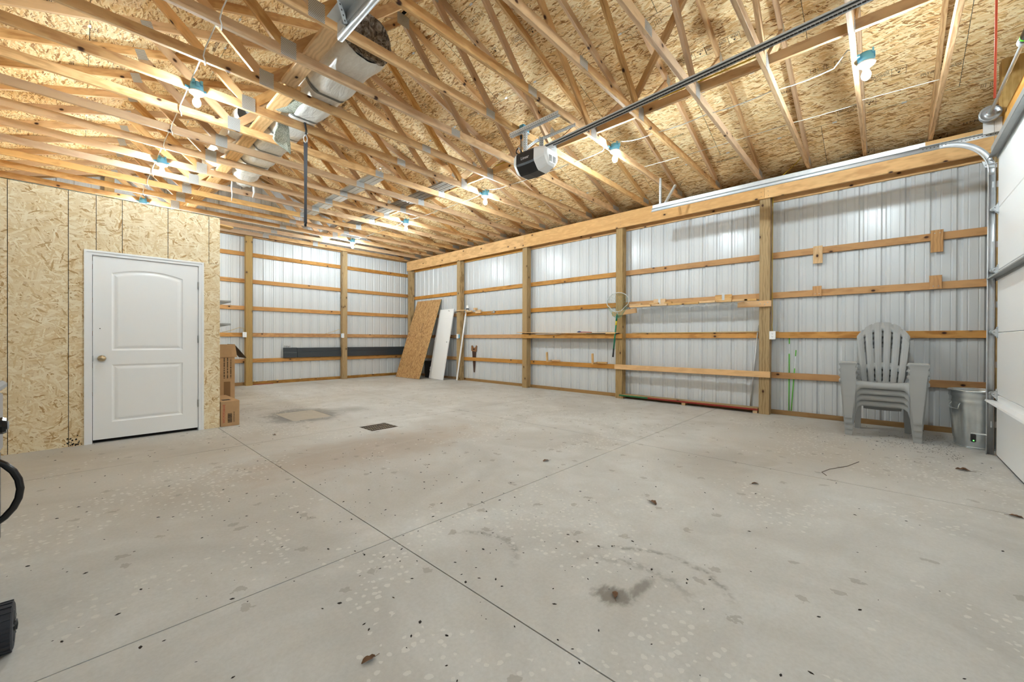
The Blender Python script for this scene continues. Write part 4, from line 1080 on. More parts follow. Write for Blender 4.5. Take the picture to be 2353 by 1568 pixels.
angle('hanger_angle', (3.85, 3.18, 3.565), (3.85, 2.60, 3.565), op, 0.040, u1=(-1, 0, 0), u2=(0, 0, 1))
angle('hanger_strap', (3.56, 3.10, 3.35), (3.56, 3.10, 3.575), op, 0.035, u1=(0, 1, 0), u2=(1, 0, 0))
angle('hanger_strap', (3.80, 3.06, 3.35), (3.80, 3.06, 3.575), op, 0.04, u1=(0, -1, 0), u2=(-1, 0, 0))
angle('hanger_strap', (3.60, 3.16, 3.36), (3.80, 3.10, 3.55), op, 0.03, u1=(0, 1, 0), u2=(0, 0, 1))
cl = [(3.66, 3.26, 3.60), (3.66, 3.26, 3.52), (3.655, 3.255, 3.44)]
cl += [(3.62+0.05*math.cos(a), 3.25+0.02*math.sin(2*a), 3.41+0.035*math.sin(a)-0.0008*i) for i, a in enumerate([j*math.pi/5 for j in range(22)])]
cl += [(3.62, 3.2, 3.365), (3.63, 3.14, 3.36), (3.64, 3.08, 3.35)]
MB().tube(cl, 0.006, 6).lathe([(0.014, 0), (0.014, 0.05), (0.006, 0.055)], 8, (3.66, 3.26, 3.57)).build('power_cord', M['black'], op)
y5 = TY0+TS*5
t = thing('ceiling_outlet', (3.66, y5-0.03, CB), 'blue outlet box on a truss above the door opener', 'outlet')
MB().cbox(3.61, 3.72, y5-0.07, y5-0.002, CB+0.02, CB+0.10, 0.005).build('box', M['blue'], t); MB().box(3.605, 3.725, y5-0.074, y5+0.0, CB+0.014, CB+0.02).build('cover', M['white'], t)

# photo eye on the track foot
t = thing('photo_eye', (6.13, -0.70, 0.17), 'safety sensor with green light low on the door track', 'sensor')
MB().cbox(6.10, 6.15, -0.665, -0.63, 0.12, 0.20, 0.006).build('housing', M['black'], t)
MB().box(6.155, 6.20, -0.74, -0.64, 0.195, 0.20).box(6.15, 6.157, -0.66, -0.635, 0.13, 0.20).build('bracket', M['white'], t)
MB().lathe([(0.005, 0), (0.005, -0.004), (0.0, -0.005)], 8, (6.10, -0.647, 0.138), 'X').build('indicator', M['led'], t)

# ================================================================== CHAIR STACK
def make_chair():
    """local frame: X across, -Y front, Z up; origin on the floor under the seat"""
    parts = []
    # --- front apron with arch, seat lip
    g = MB()
    def arch(z, n=16, w=0.245, drop=0.17):
        pts = []
        for i in range(n+1):
            t = i/n; x = -w+2*w*t; e = min(1.0, (1-abs(2*t-1))/0.30); pts.append((x, z-drop*(1-math.sqrt(max(0, 1-(1-e)**2)))))
        return pts
    topz = [(x, 0.45-0.022*math.cos(x/0.245*math.pi/2)) for x in [-0.245+0.49*i/16 for i in range(17)]]
    bot = arch(0.365)
    vs = []; fs = []
    for (x, z) in topz: vs += [(x, -0.265, z)]
    for (x, z) in bot: vs += [(x, -0.285, z)]
    for (x, z) in bot: vs += [(x, -0.275, z)]
    for (x, z) in topz: vs += [(x, -0.235, z+0.008)]
    for (x, z) in topz: vs += [(x, 0.20, 0.335-0.01*math.cos(x/0.245*1.57))]
    for (x, z) in topz: vs += [(x, 0.20, 0.327-0.01*math.cos(x/0.245*1.57))]
    n = 17
    for r0, r1 in ((0, 1), (1, 2), (2, 5), (5, 4), (4, 3), (3, 0)):
        for i in range(n-1): fs.append((r0*n+i, r0*n+i+1, r1*n+i+1, r1*n+i))
    g.add(vs, fs, 0, True); parts.append(('seat', g))
    # --- legs
    for s in (-1, 1):
        g = MB(); vs = []; fs = []
        secs = [(0.0, 0.262, 0.325, -0.30, -0.235), (0.02, 0.259, 0.327, -0.302, -0.232), (0.25, 0.235, 0.345, -0.29, -0.215), (0.45, 0.225, 0.36, -0.288, -0.19), (0.60, 0.232, 0.372, -0.288, -0.185), (0.658, 0.222, 0.385, -0.290, -0.18)]
        # channel section: front face, outer cheek, open inside
        for (z, xa, xb, ya, yb) in secs:
            vs += [(s*xa, yb, z), (s*xa, ya, z), (s*xb, ya, z), (s*xb, yb, z), (s*(xb-0.008), yb, z), (s*(xb-0.008), ya+0.008, z), (s*(xa+0.008), ya+0.008, z), (s*(xa+0.008), yb, z)]
        for k in range(len(secs)-1):
            for i in range(8): fs.append((k*8+i, k*8+(i+1) % 8, k*8+8+(i+1) % 8, k*8+8+i))
        fs.append((0, 1, 6, 7)); fs.append((1, 2, 5, 6)); fs.append((2, 3, 4, 5))
        g.add(vs, fs); parts.append(('front_leg', g))
        g = MB(); vs = []; fs = []
        secs = [(0.0, 0.205, 0.262, 0.285, 0.345), (0.33, 0.195, 0.265, 0.20, 0.27), (0.42, 0.20, 0.275, 0.165, 0.24), (0.645, 0.275, 0.345, 0.16, 0.20)]
        for (z, xa, xb, ya, yb) in secs: vs += [(s*xa, ya, z), (s*xb, ya, z), (s*xb, yb, z), (s*xa, yb, z)]
        for k in range(len(secs)-1):
            for i in range(4): fs.append((k*4+i, k*4+(i+1) % 4, k*4+4+(i+1) % 4, k*4+4+i))
        fs.append((0, 1, 2, 3)); g.add(vs, fs); parts.append(('rear_leg', g))
        # --- armrest
        g = MB(); vs = []; fs = []
        secs = [(-0.294, 0.222, 0.384, 0.664), (-0.286, 0.215, 0.388, 0.673), (-0.20, 0.21, 0.39, 0.676), (0.0, 0.235, 0.375, 0.668), (0.17, 0.245, 0.34, 0.655), (0.25, 0.215, 0.30, 0.645)]
        for (y, xa, xb, z) in secs: vs += [(s*xa, y, z-0.012), (s*(xa+0.012), y, z), (s*(xb-0.012), y, z), (s*xb, y, z-0.012), (s*xb, y, z-0.035), (s*(xb-0.01), y, z-0.035), (s*(xb-0.012), y, z-0.016), (s*(xa+0.012), y, z-0.016), (s*(xa+0.01), y, z-0.03), (s*xa, y, z-0.03)]
        for k in range(len(secs)-1):
            for i in range(10): fs.append((k*10+i, k*10+(i+1) % 10, k*10+10+(i+1) % 10, k*10+10+i))
        fs.append(tuple(range(9, -1, -1))); fs.append(tuple(range(50, 60)))
        g.add(vs, fs); parts.append(('armrest', g))
    # --- back: six fan slats on two cross rails
    def bk(u, v):
        """u: height along the back 0..1, v: across -1..1 -> point"""
        z = 0.31+0.86*u; half = 0.185+0.115*u-0.02*u*u
        y = 0.19+0.30*u*0.95+0.05*u*u+0.035*(v*v-1)*-1*0.9
        return Vector((half*v, y, z))
    for i in range(6):
        v0, v1 = -1+2*i/6+0.036, -1+2*(i+1)/6-0.036
        vm = (v0+v1)/2
        top = lambda v: 1.0-0.24*(abs(v)**2.2)
        g = MB(); vs = []; fs = []; rows = 9; cols = 4
        for r in range(rows):
            for c in range(cols):
                v = v0+(v1-v0)*c/(cols-1); u_ = top(v)*r/(rows-1)
                p = bk(u_, v); crown = 0.006*(1-((c-1.5)/1.5)**2)
                if r == rows-1: p.y += 0.015
                vs.append((p.x, p.y-crown, p.z))
        m_ = len(vs); vs += [(x, y+0.009, z) for (x, y, z) in vs]
        for r in range(rows-1):
            for c in range(cols-1):
                q = (r*cols+c, r*cols+c+1, (r+1)*cols+c+1, (r+1)*cols+c); fs.append(q); fs.append(tuple(m_+j for j in reversed(q)))
        ring = list(range(cols))+[r*cols+cols-1 for r in range(1, rows)]+[(rows-1)*cols+c for c in range(cols-2, -1, -1)]+[r*cols for r in range(rows-2, 0, -1)]
        for j in range(len(ring)): a, c = ring[j], ring[(j+1) % len(ring)]; fs.append((a, c, m_+c, m_+a))
        g.add(vs, fs); parts.append(('back_slat', g))
    for (ua, ub) in ((-0.05, 0.13), (0.30, 0.40), (0.86, 0.985)):
        g = MB(); vs = []; fs = []; cols = 25
        for u_ in (ua, (ua+ub)/2, ub):
            for c in range(cols):
                v = -0.96+1.92*c/(cols-1); p = bk(u_*(1.0-0.24*(abs(v)**2.2)), v); vs.append((p.x, p.y+0.003+(0.012 if u_ > 0.97 else 0), p.z))
        m_ = len(vs); vs += [(x, y+0.008, z) for (x, y, z) in vs]
        for r in range(2):
            for c in range(cols-1): q = (r*cols+c, r*cols+c+1, (r+1)*cols+c+1, (r+1)*cols+c); fs += [q, tuple(m_+j for j in reversed(q))]
        ring = list(range(cols))+[cols-1+cols, 3*cols-1]+[2*cols+c for c in range(cols-2, -1, -1)]+[cols]
        for j in range(len(ring)): a, c = ring[j], ring[(j+1) % len(ring)]; fs.append((a, c, m_+c, m_+a))
        g.add(vs, fs, 0, True); parts.append(('back_rail', g))
    return [(nm, gg.mesh(nm, M['chair'])) for nm, gg in parts]
cm_ = make_chair()
CL = ['top grey plastic adirondack chair of the stack by the trash can', 'second grey adirondack chair from the top of the stack', 'third grey adirondack chair from the top of the stack', 'bottom grey adirondack chair of the stack, its feet on the floor']
for i in range(4):
    z = (3-i)*0.070
    t = thing('adirondack_chair', (6.615-0.013*(3-i), 0.033, z), CL[i], 'chair', 'stacked grey chairs', rotz=-math.pi/2)
    for nm, me in cm_:
        inst(nm, me, wm(t).copy(), t)

# ================================================================== TRASH CAN
t = thing('trash_can', (6.61, -0.745, 0), 'galvanised steel trash can standing by the door track', 'trash can')
g = MB(); n = 96; prof = []
H = 0.60
levels = [0.0, 0.012, 0.03, 0.06, 0.10, 0.2, 0.3, 0.4, 0.44, 0.47, 0.485, 0.50, 0.515, 0.53, 0.55, 0.57, 0.585, 0.60]
vs = []; fs = []
for z in levels:
    f = z/H; r = 0.188+0.045*f
    for i in range(n):
        a = 2*math.pi*i/n; rr = r
        if 0.08 < z < 0.45: rr += 0.007*(1 if math.cos(a*10) > 0.15 else (-0.6 if math.cos(a*10) < -0.15 else 0))
        if z in (0.485, 0.55): rr += 0.007
        if z in (0.0,): rr += 0.004
        vs.append((6.61+rr*math.cos(a), -0.745+rr*math.sin(a), z))
for k in range(len(levels)-1):
    for i in range(n): fs.append((k*n+i, k*n+(i+1) % n, (k+1)*n+(i+1) % n, (k+1)*n+i))
b0 = len(vs)
for k in range(len(levels)-1, 2, -4):
    z = levels[k]; r = 0.188+0.045*z/H-0.012
    for i in range(n): a = 2*math.pi*i/n; vs.append((6.61+r*math.cos(a), -0.745+r*math.sin(a), z-0.001))
rk = (len(vs)-b0)//n
for i in range(n): fs.append(((len(levels)-1)*n+i, (len(levels)-1)*n+(i+1) % n, b0+(i+1) % n, b0+i))
for k in range(rk-1):
    for i in range(n): fs.append((b0+k*n+i, b0+k*n+(i+1) % n, b0+(k+1)*n+(i+1) % n, b0+(k+1)*n+i))
fs.append(tuple(b0+(rk-1)*n+i for i in range(n)))
g.add(vs, fs, 0, True); g.build('body', M['galv_can'], t)
ring = lambda r, z, rad: MB().tube([(6.61+r*math.cos(2*math.pi*i/48), -0.745+r*math.sin(2*math.pi*i/48), z) for i in range(48)], rad, 8, closed=True)
ring(0.236, 0.60, 0.0085).build('rim', M['galv_can'], t); ring(0.192, 0.008, 0.006).build('base_ring', M['galv_can'], t)
for a in (math.radians(128), math.radians(-52)):
    c = Vector((6.61+0.236*math.cos(a), -0.745+0.236*math.sin(a), 0.47)); tv = Vector((-math.sin(a), math.cos(a), 0)); ov = Vector((math.cos(a), math.sin(a), 0))
    MB().tube([c-tv*0.045+ov*0.004, c-tv*0.05+ov*0.02-Vector((0, 0, .02)), c-tv*0.045+ov*0.024-Vector((0, 0, .06)), c+tv*0.045+ov*0.024-Vector((0, 0, .06)), c+tv*0.05+ov*0.02-Vector((0, 0, .02)), c+tv*0.045+ov*0.004], 0.005, 6).build('handle', M['galv_can'], t)

# ================================================================== THINGS ALONG THE RIGHT WALL
# leaning strand board sheet
def leaning(name, BL, BR, h_dir, h, th, mats, label, cat):
    BL, BR = Vector(BL), Vector(BR); x = (BR-BL); w_ = x.length; x.normalize(); z = Vector(h_dir); z = (z-x*z.dot(x)).normalized(); y = z.cross(x)
    Mx = Matrix(((x.x,y.x,z.x,0),(x.y,y.y,z.y,0),(x.z,y.z,z.z,0),(0,0,0,1))); Mx.translation = (BL+BR)/2
    return Mx, w_
Mx, w_ = leaning('', (6.526, 10.841, 0.004), (6.540, 9.621, 0.004), (7.301-6.526, 0, 2.33), 2.44, 0.011, None, '', '')
t = thing('strand_board_sheet', Mx.translation, 'large strand board sheet leaning in the corner', 'board')
# local X across, Y thickness, Z up -> board mesh with its texture plane in X-Z: build in a turned frame
g = MB(); g.box(-w_/2, w_/2, 0, 2.44, -0.0055, 0.0055); g.m = [0, 0, 1, 1, 1, 1]
Mt = Mx @ Matrix.Rotation(math.pi/2, 4, 'X')
g.build('panel', [M['osb_board'], M['osb_edge']], t, M=Mt)
MB().lathe([(0.012, 0), (0.012, 0.001)], 12, (0.28, 1.0, -0.0066)).build('paint_spot', M['white'], t, M=Mt)
for q in range(4):
    place(inst('stamp_print', STAMPS[q % 4], Matrix()), Mt @ Matrix.Translation((0.05+0.1*(q % 2), 0.3+0.55*q, 0.0062)) @ Matrix.Rotation(math.pi/2, 4, 'Z'), t)
# white folding door leaf
Mx, w_ = leaning('', (6.925, 9.706, 0.004), (6.85, 8.96, 0.004), (0.363, -0.064, 2.0), 2.03, 0.03, None, '', '')
t = thing('closet_door_leaf', Mx.translation, 'narrow white panel door leaf leaning beside the strand board', 'door leaf')
g = MB().cbox(-w_/2, w_/2, -0.015, 0.015, 0, 2.03, 0.003); g.build('leaf', M['white_door'], t, M=Mx)
MB().box(-w_/2+0.09, w_/2-0.09, -0.017, -0.0148, 1.745, 1.755).box(-w_/2+0.09, -w_/2+0.10, -0.017, -0.0148, 0.12, 1.75).box(-w_/2+0.09, w_/2-0.09, -0.017, -0.0148, 0.12, 0.13).build('panel_moulding', M['white'], t, M=Mx)
MB().lathe([(0.02, 0), (0.02, -0.002), (0.014, -0.002)], 16, (w_/2-0.10, -0.015, 1.07), 'Y').build('knob_hole', M['galv_dark'], t, M=Mx)
MB().lathe([(0.008, 0), (0.008, -0.002)], 10, (w_/2-0.035, -0.015, 1.07), 'Y').build('screw', M['galv_dark'], t, M=Mx)
MB().prism([(0.10, 1.99), (0.19, 1.965), (0.19, 1.957), (0.10, 1.978)], -0.002, 'Y', -0.0152).build('pivot_clip', M['gap'], t, M=Mx)
for z in (0.28, 1.15): MB().box(-w_/2-0.02, -w_/2+0.004, -0.018, -0.008, z-0.05, z-0.02).box(-w_/2-0.02, -w_/2+0.004, -0.018, -0.008, z+0.02, z+0.05).box(-w_/2-0.008, -w_/2, -0.017, 0.0, z-0.06, z+0.06).build('hinge', M['white'], t, M=Mx)
# black tote behind them
t = thing('black_tote', (7.1, 9.78, 0), 'black plastic tote standing behind the leaning boards', 'tote')
g = MB(); g.prism([(9.72, 0.0), (10.05, 0.0), (10.10, 0.46), (9.66, 0.46)], 0.26, 'X', 7.03); g.build('body', M['black'], t)
MB().cbox(7.01, 7.305, 9.63, 10.13, 0.46, 0.50, 0.008).build('lid', M['black'], t)
# white trim length
o = beam('white_trim_board', (7.10, 8.665, 0.012), (7.262, 8.475, 1.885), 0.045, 0.022, M['white'], None, (-1, 0, 0)); tag(o, 'long white trim board leaning past the wooden post', 'board')
# scrap plank with white bottle
o = beam('scrap_plank', (7.13, 8.72, 1.925), (7.13, 8.30, 1.925), 0.05, 0.02, M['fresh'], None); tag(o, 'short scrap plank nailed across the second post from the corner', 'plank')
o = beam('scrap_block', (7.27, 8.46, 1.895), (7.27, 8.24, 1.895), 0.076, 0.04, M['fresh'], None); tag(o, 'thick wooden block on the girt carrying a white bottle', 'block')
t = thing('white_bottle', (7.27, 8.42, 1.918), 'small white bottle with dark label standing on the girt', 'bottle')
MB().lathe([(0.034, 0), (0.036, 0.01), (0.036, 0.10), (0.026, 0.125), (0.026, 0.15), (0.0, 0.152)], 20, (7.27, 8.42, 1.918)).build('body', M['white'], t)
MB().lathe([(0.0365, 0.03), (0.0365, 0.07)], 20, (7.27, 8.42, 1.918), cap=False).build('label', M['charcoal'], t)
def hookblock(y, zt, label, w_=0.16):
    o = beam('girt_block', (XG-0.02, y, zt-0.05), (XG-0.02, y-w_, zt-0.05), 0.038, 0.09, M['fresh'], None); return tag(o, label, 'block')
hookblock(8.10, 1.93, 'short wooden block screwed to the girt past the white bottle', 0.20)
o = beam('girt_peg', (7.23, 8.10, 1.955), (7.31, 8.10, 1.955), 0.075, 0.055, M['fresh'], None); tag(o, 'stubby wooden peg on the block past the white bottle', 'peg')
t = thing('coat_hook', (7.29, 7.43, 1.83), 'small grey metal hook screwed to the girt between posts', 'hook')
MB().box(7.302, 7.31, 7.40, 7.46, 1.815, 1.89).build('plate', M['galv_dark'], t); MB().tube([(7.30, 7.43, 1.83), (7.25, 7.43, 1.815), (7.22, 7.43, 1.85)], 0.006, 6).tube([(7.30, 7.47, 1.82), (7.25, 7.56, 1.81), (7.24, 7.62, 1.815)], 0.004, 6).build('prongs', M['galv_dark'], t)

# outlets
def outlet(x, y, z, face, label):
    t = thing('wall_outlet', (x, y, z), label, 'outlet')
    X = Vector((0, -1, 0)) if face == 'X' else Vector((1, 0, 0))
    Mx = frame((x, y, z), X, (0, 0, 1))      # local Z faces the room
    MB().box(-0.033, 0.033, -0.05, 0.05, -0.055, -0.003).build('box', M['blue'], t, M=Mx)
    MB().cbox(-0.04, 0.04, -0.062, 0.062, -0.003, 0.004, 0.002).build('cover_plate', M['white'], t, M=Mx)
    for zz in (-0.022, 0.022):
        r = MB().cbox(-0.017, 0.017, zz-0.015, zz+0.015, 0.003, 0.006, 0.003).build('receptacle', M['white'], t, M=Mx)
        MB().box(-0.008, -0.005, zz-0.002, zz+0.008, 0.005, 0.0064).box(0.005, 0.008, zz-0.002, zz+0.008, 0.005, 0.0064).box(-0.002, 0.002, zz-0.010, zz-0.006, 0.005, 0.0064).build('slot', M['gap'], r, M=Mx)
    return t
outlet(XP-0.004, 1.262, 1.212, 'X', 'white double outlet on the post beside the chair stack')
outlet(XP-0.062, 8.64, 1.22, 'X', 'white outlet in a blue box behind the leaning trim board')
outlet(2.705, YP-0.004, 1.23, 'Y', 'white outlet on the far wall post above the open cardboard box')
outlet(5.075, YP-0.004, 1.23, 'Y', 'white outlet on the far wall post above the dark channels'.replace('channels', 'trim lengths'))
cable([(7.262, 1.285, 3.28), (7.262, 1.286, 2.6), (7.25, 1.284, 1.9), (7.255, 1.28, 1.5), (7.20, 1.275, 1.36), (7.19, 1.268, 1.27)], 0.005, M['cable_y'], 'yellow cable running down the post to the double outlet')
cable([(7.29, 1.2, 1.268), (7.29, 1.8, 1.27), (7.29, 2.6, 1.267), (7.29, 3.6, 1.271)], 0.005, M['cable_y'], 'yellow cable lying on the girt between two posts')
for (x, lab) in [(2.705, 'yellow cable arching into the outlet above the cardboard box'), (5.075, 'yellow cable arching into the outlet above the trim lengths')]:
    cable([(x-0.42, YG-0.01, 1.283), (x-0.25, YG-0.02, 1.33), (x-0.1, YP+0.04, 1.40), (x-0.01, YP+0.05, 1.38), (x, YP+0.03, 1.28)], 0.0045, M['cable_y'], lab)

# hand saw hung behind the girt
t = thing('hand_saw', (7.334, 8.21, 0.24), 'old hand saw with worn handle tucked behind the girt', 'saw')
MB().prism([(8.30, 0.84), (8.135, 0.84), (8.188, 0.24), (8.232, 0.24)], 0.002, 'X', 7.334).build('blade', M['rust'], t)
MB().prism([(8.325, 0.82), (8.12, 0.80), (8.105, 0.955), (8.13, 0.975), (8.155, 0.93), (8.19, 0.905), (8.24, 0.91), (8.27, 0.95), (8.295, 0.975), (8.325, 0.955)], 0.018, 'X', 7.326).build('handle', M['walnut'], t)
MB().prism([(8.255, 0.85), (8.19, 0.845), (8.185, 0.875), (8.22, 0.89), (8.25, 0.88)], 0.0195, 'X', 7.3255).build('hand_hole', M['gap'], t)

# lower wall shelf
t = thing('wall_shelf', (7.15, 5.0, 1.17), 'rough plywood shelf on a front board between two posts', 'shelf')
beam('front_board', (XH+0.02, 6.31, 1.213), (XH+0.02, 3.73, 1.207), 0.038, 0.092, M['girt'], t)
g = MB(); ys = [6.42, 5.6, 4.9, 4.3, 3.78]; zz = [1.302, 1.278, 1.268, 1.268, 1.272]
vs = []
for y, z in zip(ys, zz): vs += [(7.075, y, z), (7.345, y, z-0.012), (7.345, y, z-0.002), (7.075, y, z+0.010)]
fs = [(0, 1, 2, 3), (16, 17, 18, 19)]
for k in range(4):
    for i in range(4): fs.append((k*4+i, k*4+(i+1) % 4, k*4+4+(i+1) % 4, k*4+4+i))
g.add(vs, fs); g.build('plywood_deck', M['fresh'], t)
MB().box(7.09, 7.32, 5.15, 5.86, 1.256, 1.266).build('white_panel', M['white'], t)
beam('shelf_support', (7.09, 5.24, 1.257), (7.33, 5.24, 1.257), 0.09, 0.016, M['pine'], t)
MB().box(7.08, 7.30, 3.80, 4.50, 1.256, 1.268).build('dark_panel', M['charcoal'], t)
beam('shelf_block', (7.085, 4.05, 1.266), (7.085, 3.84, 1.268), 0.035, 0.03, M['fresh'], t)
t = thing('pliers', (7.15, 4.6, 1.28), 'red handled pliers lying on the plywood shelf', 'pliers')
MB().tube([(7.13, 4.68, 1.292), (7.14, 4.62, 1.294), (7.13, 4.52, 1.290), (7.12, 4.44, 1.288)], 0.009, 6).tube([(7.16, 4.68, 1.292), (7.15, 4.6, 1.294), (7.17, 4.50, 1.290), (7.18, 4.43, 1.288)], 0.009, 6).build('handles', M['red'], t)
MB().tube([(7.14, 4.67, 1.298), (7.145, 4.72, 1.302), (7.15, 4.77, 1.294)], [0.012, 0.018, 0.006], 8).build('jaws', plain('blue_steel', (60, 70, 120), 0.4, 0.5), t)
o = MB().box(7.12, 7.155, 3.92, 4.36, 1.292, 1.298).box(7.10, 7.12, 3.95, 4.30, 1.285, 1.292).build('metal_strap', M['galv_dark']); tag(o, 'flat grey metal strap lying on the shelf near the net', 'strap')
# two L brackets of scrap wood on the girt
for (y, lab) in ((5.56, 'wooden peg bracket on the girt under the shelf, farther one'), (4.385, 'wooden peg bracket on the girt under the shelf, nearer one')):
    t = thing('peg_bracket', (7.25, y, 0.64), lab, 'bracket', 'wooden peg brackets')
    beam('upright', (7.15, y, 0.64), (7.15, y+0.01, 0.855), 0.05, 0.03, M['fresh'], t, upv=(0, 1, 0))
    beam('arm', (7.135, y, 0.655), (7.300, y-0.02, 0.66), 0.045, 0.032, M['pine'], t)
    beam('foot', (7.285, y-0.01, 0.664), (7.285, y-0.25, 0.668), 0.038, 0.034, M['pine'], t)
# landing net hung on the post
t = thing('landing_net', (7.09, 3.83, 0.85), 'fishing landing net with green handle hung on the post', 'net')
cy, cz = 3.80, 1.86
hoop = []
for i in range(25):
    a = math.pi*(-0.5)+2*math.pi*i/24
    rx = 0.235*(1-0.18*max(0, -math.sin(a))); hoop.append((7.085+0.02*math.sin(a), cy+0.0-rx*math.cos(a)*(1 if math.sin(a) > -0.5 else 0.85), cz+0.19*math.sin(a)))
MB().tube(hoop[1:-1]+[hoop[1]], 0.007, 8).tube([(7.085, 3.80+0.02, 1.70), (7.085, 3.803, 1.66), (7.085, 3.81, 1.58)], 0.008, 8).build('hoop', M['galv'], t)
MB().tube([(7.085, 3.812, 1.63), (7.083, 3.825, 1.50)], [0.014, 0.017], 10).tube([(7.083, 3.832, 1.42), (7.08, 3.88, 0.95)], 0.0135, 10).build('handle', M['green_handle'], t)
MB().tube([(7.083, 3.825, 1.50), (7.083, 3.832, 1.42)], 0.0155, 10).build('label_band', M['yellow'], t)
MB().tube([(7.08, 3.879, 0.96), (7.079, 3.893, 0.80)], [0.0155, 0.016], 10).build('grip', M['black'], t)
g = MB(); random.seed(21)
nn = 18; rows = []
for r in range(7):
    f = r/6; ring_ = []
    for i in range(nn):
        a = 2*math.pi*i/nn; rr = (1-f)**0.55
        ring_.append(Vector((7.085-0.10*math.sin(f*2.6)*(0.6+0.4*math.cos(a))*0.6, cy-0.24*rr*math.cos(a)-0.03*f, cz+0.19*rr*math.sin(a)-0.30*f)))
    rows.append(ring_)
for r in range(6):
    for i in range(nn):
        g.tube([rows[r][i], rows[r+1][(i+1) % nn]], 0.0012, 3); g.tube([rows[r][i], rows[r+1][i-1]], 0.0012, 3)
o = g.build('net_bag', M['net'], t); o['kind'] = 'stuff'

# upper rack between two posts
t = thing('wall_rack', (7.1, 2.6, 1.65), 'rack of scrap cleats and clear corrugated sheet between two posts', 'rack')
beam('arm', (XP-0.02, 3.94, 1.64), (XP-0.02, 3.44, 1.69), 0.038, 0.088, M['header'], t)
beam('arm', (XP-0.02, 1.73, 1.70), (XP-0.02, 1.275, 1.695), 0.038, 0.092, M['header'], t)
g = MB(); pts = []
y = 3.50
while y > 1.60:
    pts.append((y, 1.731+0.008*math.sin((y-1.6)/0.20*2*math.pi))); y -= 0.02
n = len(pts); vs = [(7.00, a, z) for a, z in pts]+[(7.345, a, z) for a, z in pts]+[(7.345, a, z+0.0015) for a, z in pts]+[(7.00, a, z+0.0015) for a, z in pts]; fs = []
for r in range(4):
    for i in range(n-1): fs.append((r*n+i, r*n+i+1, ((r+1) % 4)*n+i+1, ((r+1) % 4)*n+i))
g.add(vs, fs); g.build('clear_sheet', M['clear'], t)
random.seed(4)
for (ya, yb) in [(3.50, 3.10), (3.07, 2.80), (2.78, 2.28), (2.26, 2.02), (2.0, 1.78), (1.77, 1.56), (1.60, 1.44)]:
    zc_ = 1.757+random.uniform(-.004, .004); beam('cleat', (6.99, ya, zc_), (6.99, yb, zc_+random.uniform(-.004, .004)), 0.04, 0.032, M['fresh'], t)
for (ya, yb) in [(3.52, 3.30), (3.14, 2.98), (2.86, 2.74)]: beam('loose_block', (7.05, ya, 1.788), (7.05, yb, 1.79), 0.07, 0.03, M['pine'], t)
for y, wdt in [(3.06, 0.22), (1.98, 0.25)]:
    beam('girt_block', (XG-0.019, y+wdt/2, 1.835), (XG-0.019, y-wdt/2, 1.835), 0.036, 0.11, M['fresh'], t)
    MB().box(XG-0.041, XG-0.038, y-0.02, y+0.02, 1.80, 1.92).build('metal_bracket', M['galv'], t)
    for zz in (1.83, 1.87): MB().lathe([(0.006, 0), (0.006, -0.004), (0, -0.005)], 8, (XG-0.041, y, zz), 'X').build('screw', M['galv'], t)
for (y, z) in [(1.42, 1.70), (1.36, 1.685), (1.32, 1.71), (3.86, 1.655), (3.80, 1.64)]: MB().lathe([(0.007, 0), (0.007, -0.004), (0, -0.005)], 8, (XP-0.039, y, z), 'X').build('screw', M['galv'], t)
o = beam('low_board', (XH+0.02, 3.885, 0.610), (XH+0.02, 1.285, 0.612), 0.038, 0.092, M['header'], None); tag(o, 'long pale board screwed low across two posts', 'board')
# low painted rack on the floor
t = thing('floor_rack', (7.25, 2.65, 0), 'low board with red and green painted edge on short feet along the wall', 'rack')
beam('board', (7.235, 3.80, 0.076), (7.235, 1.45, 0.076), 0.15, 0.016, M['treated'], t)
beam('red_edge', (7.155, 3.22, 0.060), (7.155, 1.45, 0.060), 0.012, 0.026, M['red'], t); beam('green_edge', (7.155, 3.80, 0.060), (7.155, 3.222, 0.060), 0.012, 0.026, M['green'], t)
for y in (3.76, 2.58, 1.49): beam('foot', (7.165, y, 0.034), (7.29, y, 0.034), 0.06, 0.066, M['fresh'], t)
o = MB().tube([(7.335, 1.59, 0.088), (7.30, 1.475, 1.375)], 0.011, 10).build('metal_pole', M['galv']); tag(o, 'thin grey metal pole leaning behind the low board', 'pole')
for (p0, p1, seg, lab) in [((7.336, 1.075, 0.07), (7.336, 1.075, 1.22), [(0, .42), (.42, .75), (.88, 1.0)], 'taller green and white marker rod behind the girt'), ((7.334, 1.045, 0.07), (7.334, 0.99, 0.99), [(0, .7), (.9, 1.0)], 'shorter green and white marker rod behind the girt')]:
    t = thing('marker_rod', p0, lab, 'rod'); a, c = Vector(p0), Vector(p1)
    MB().tube([a, c], 0.0035, 8).build('rod', M['white'], t)
    for (s0, s1) in seg: MB().tube([a.lerp(c, s0), a.lerp(c, s1)], 0.0065, 8).build('green_section', M['green_rod'], t)
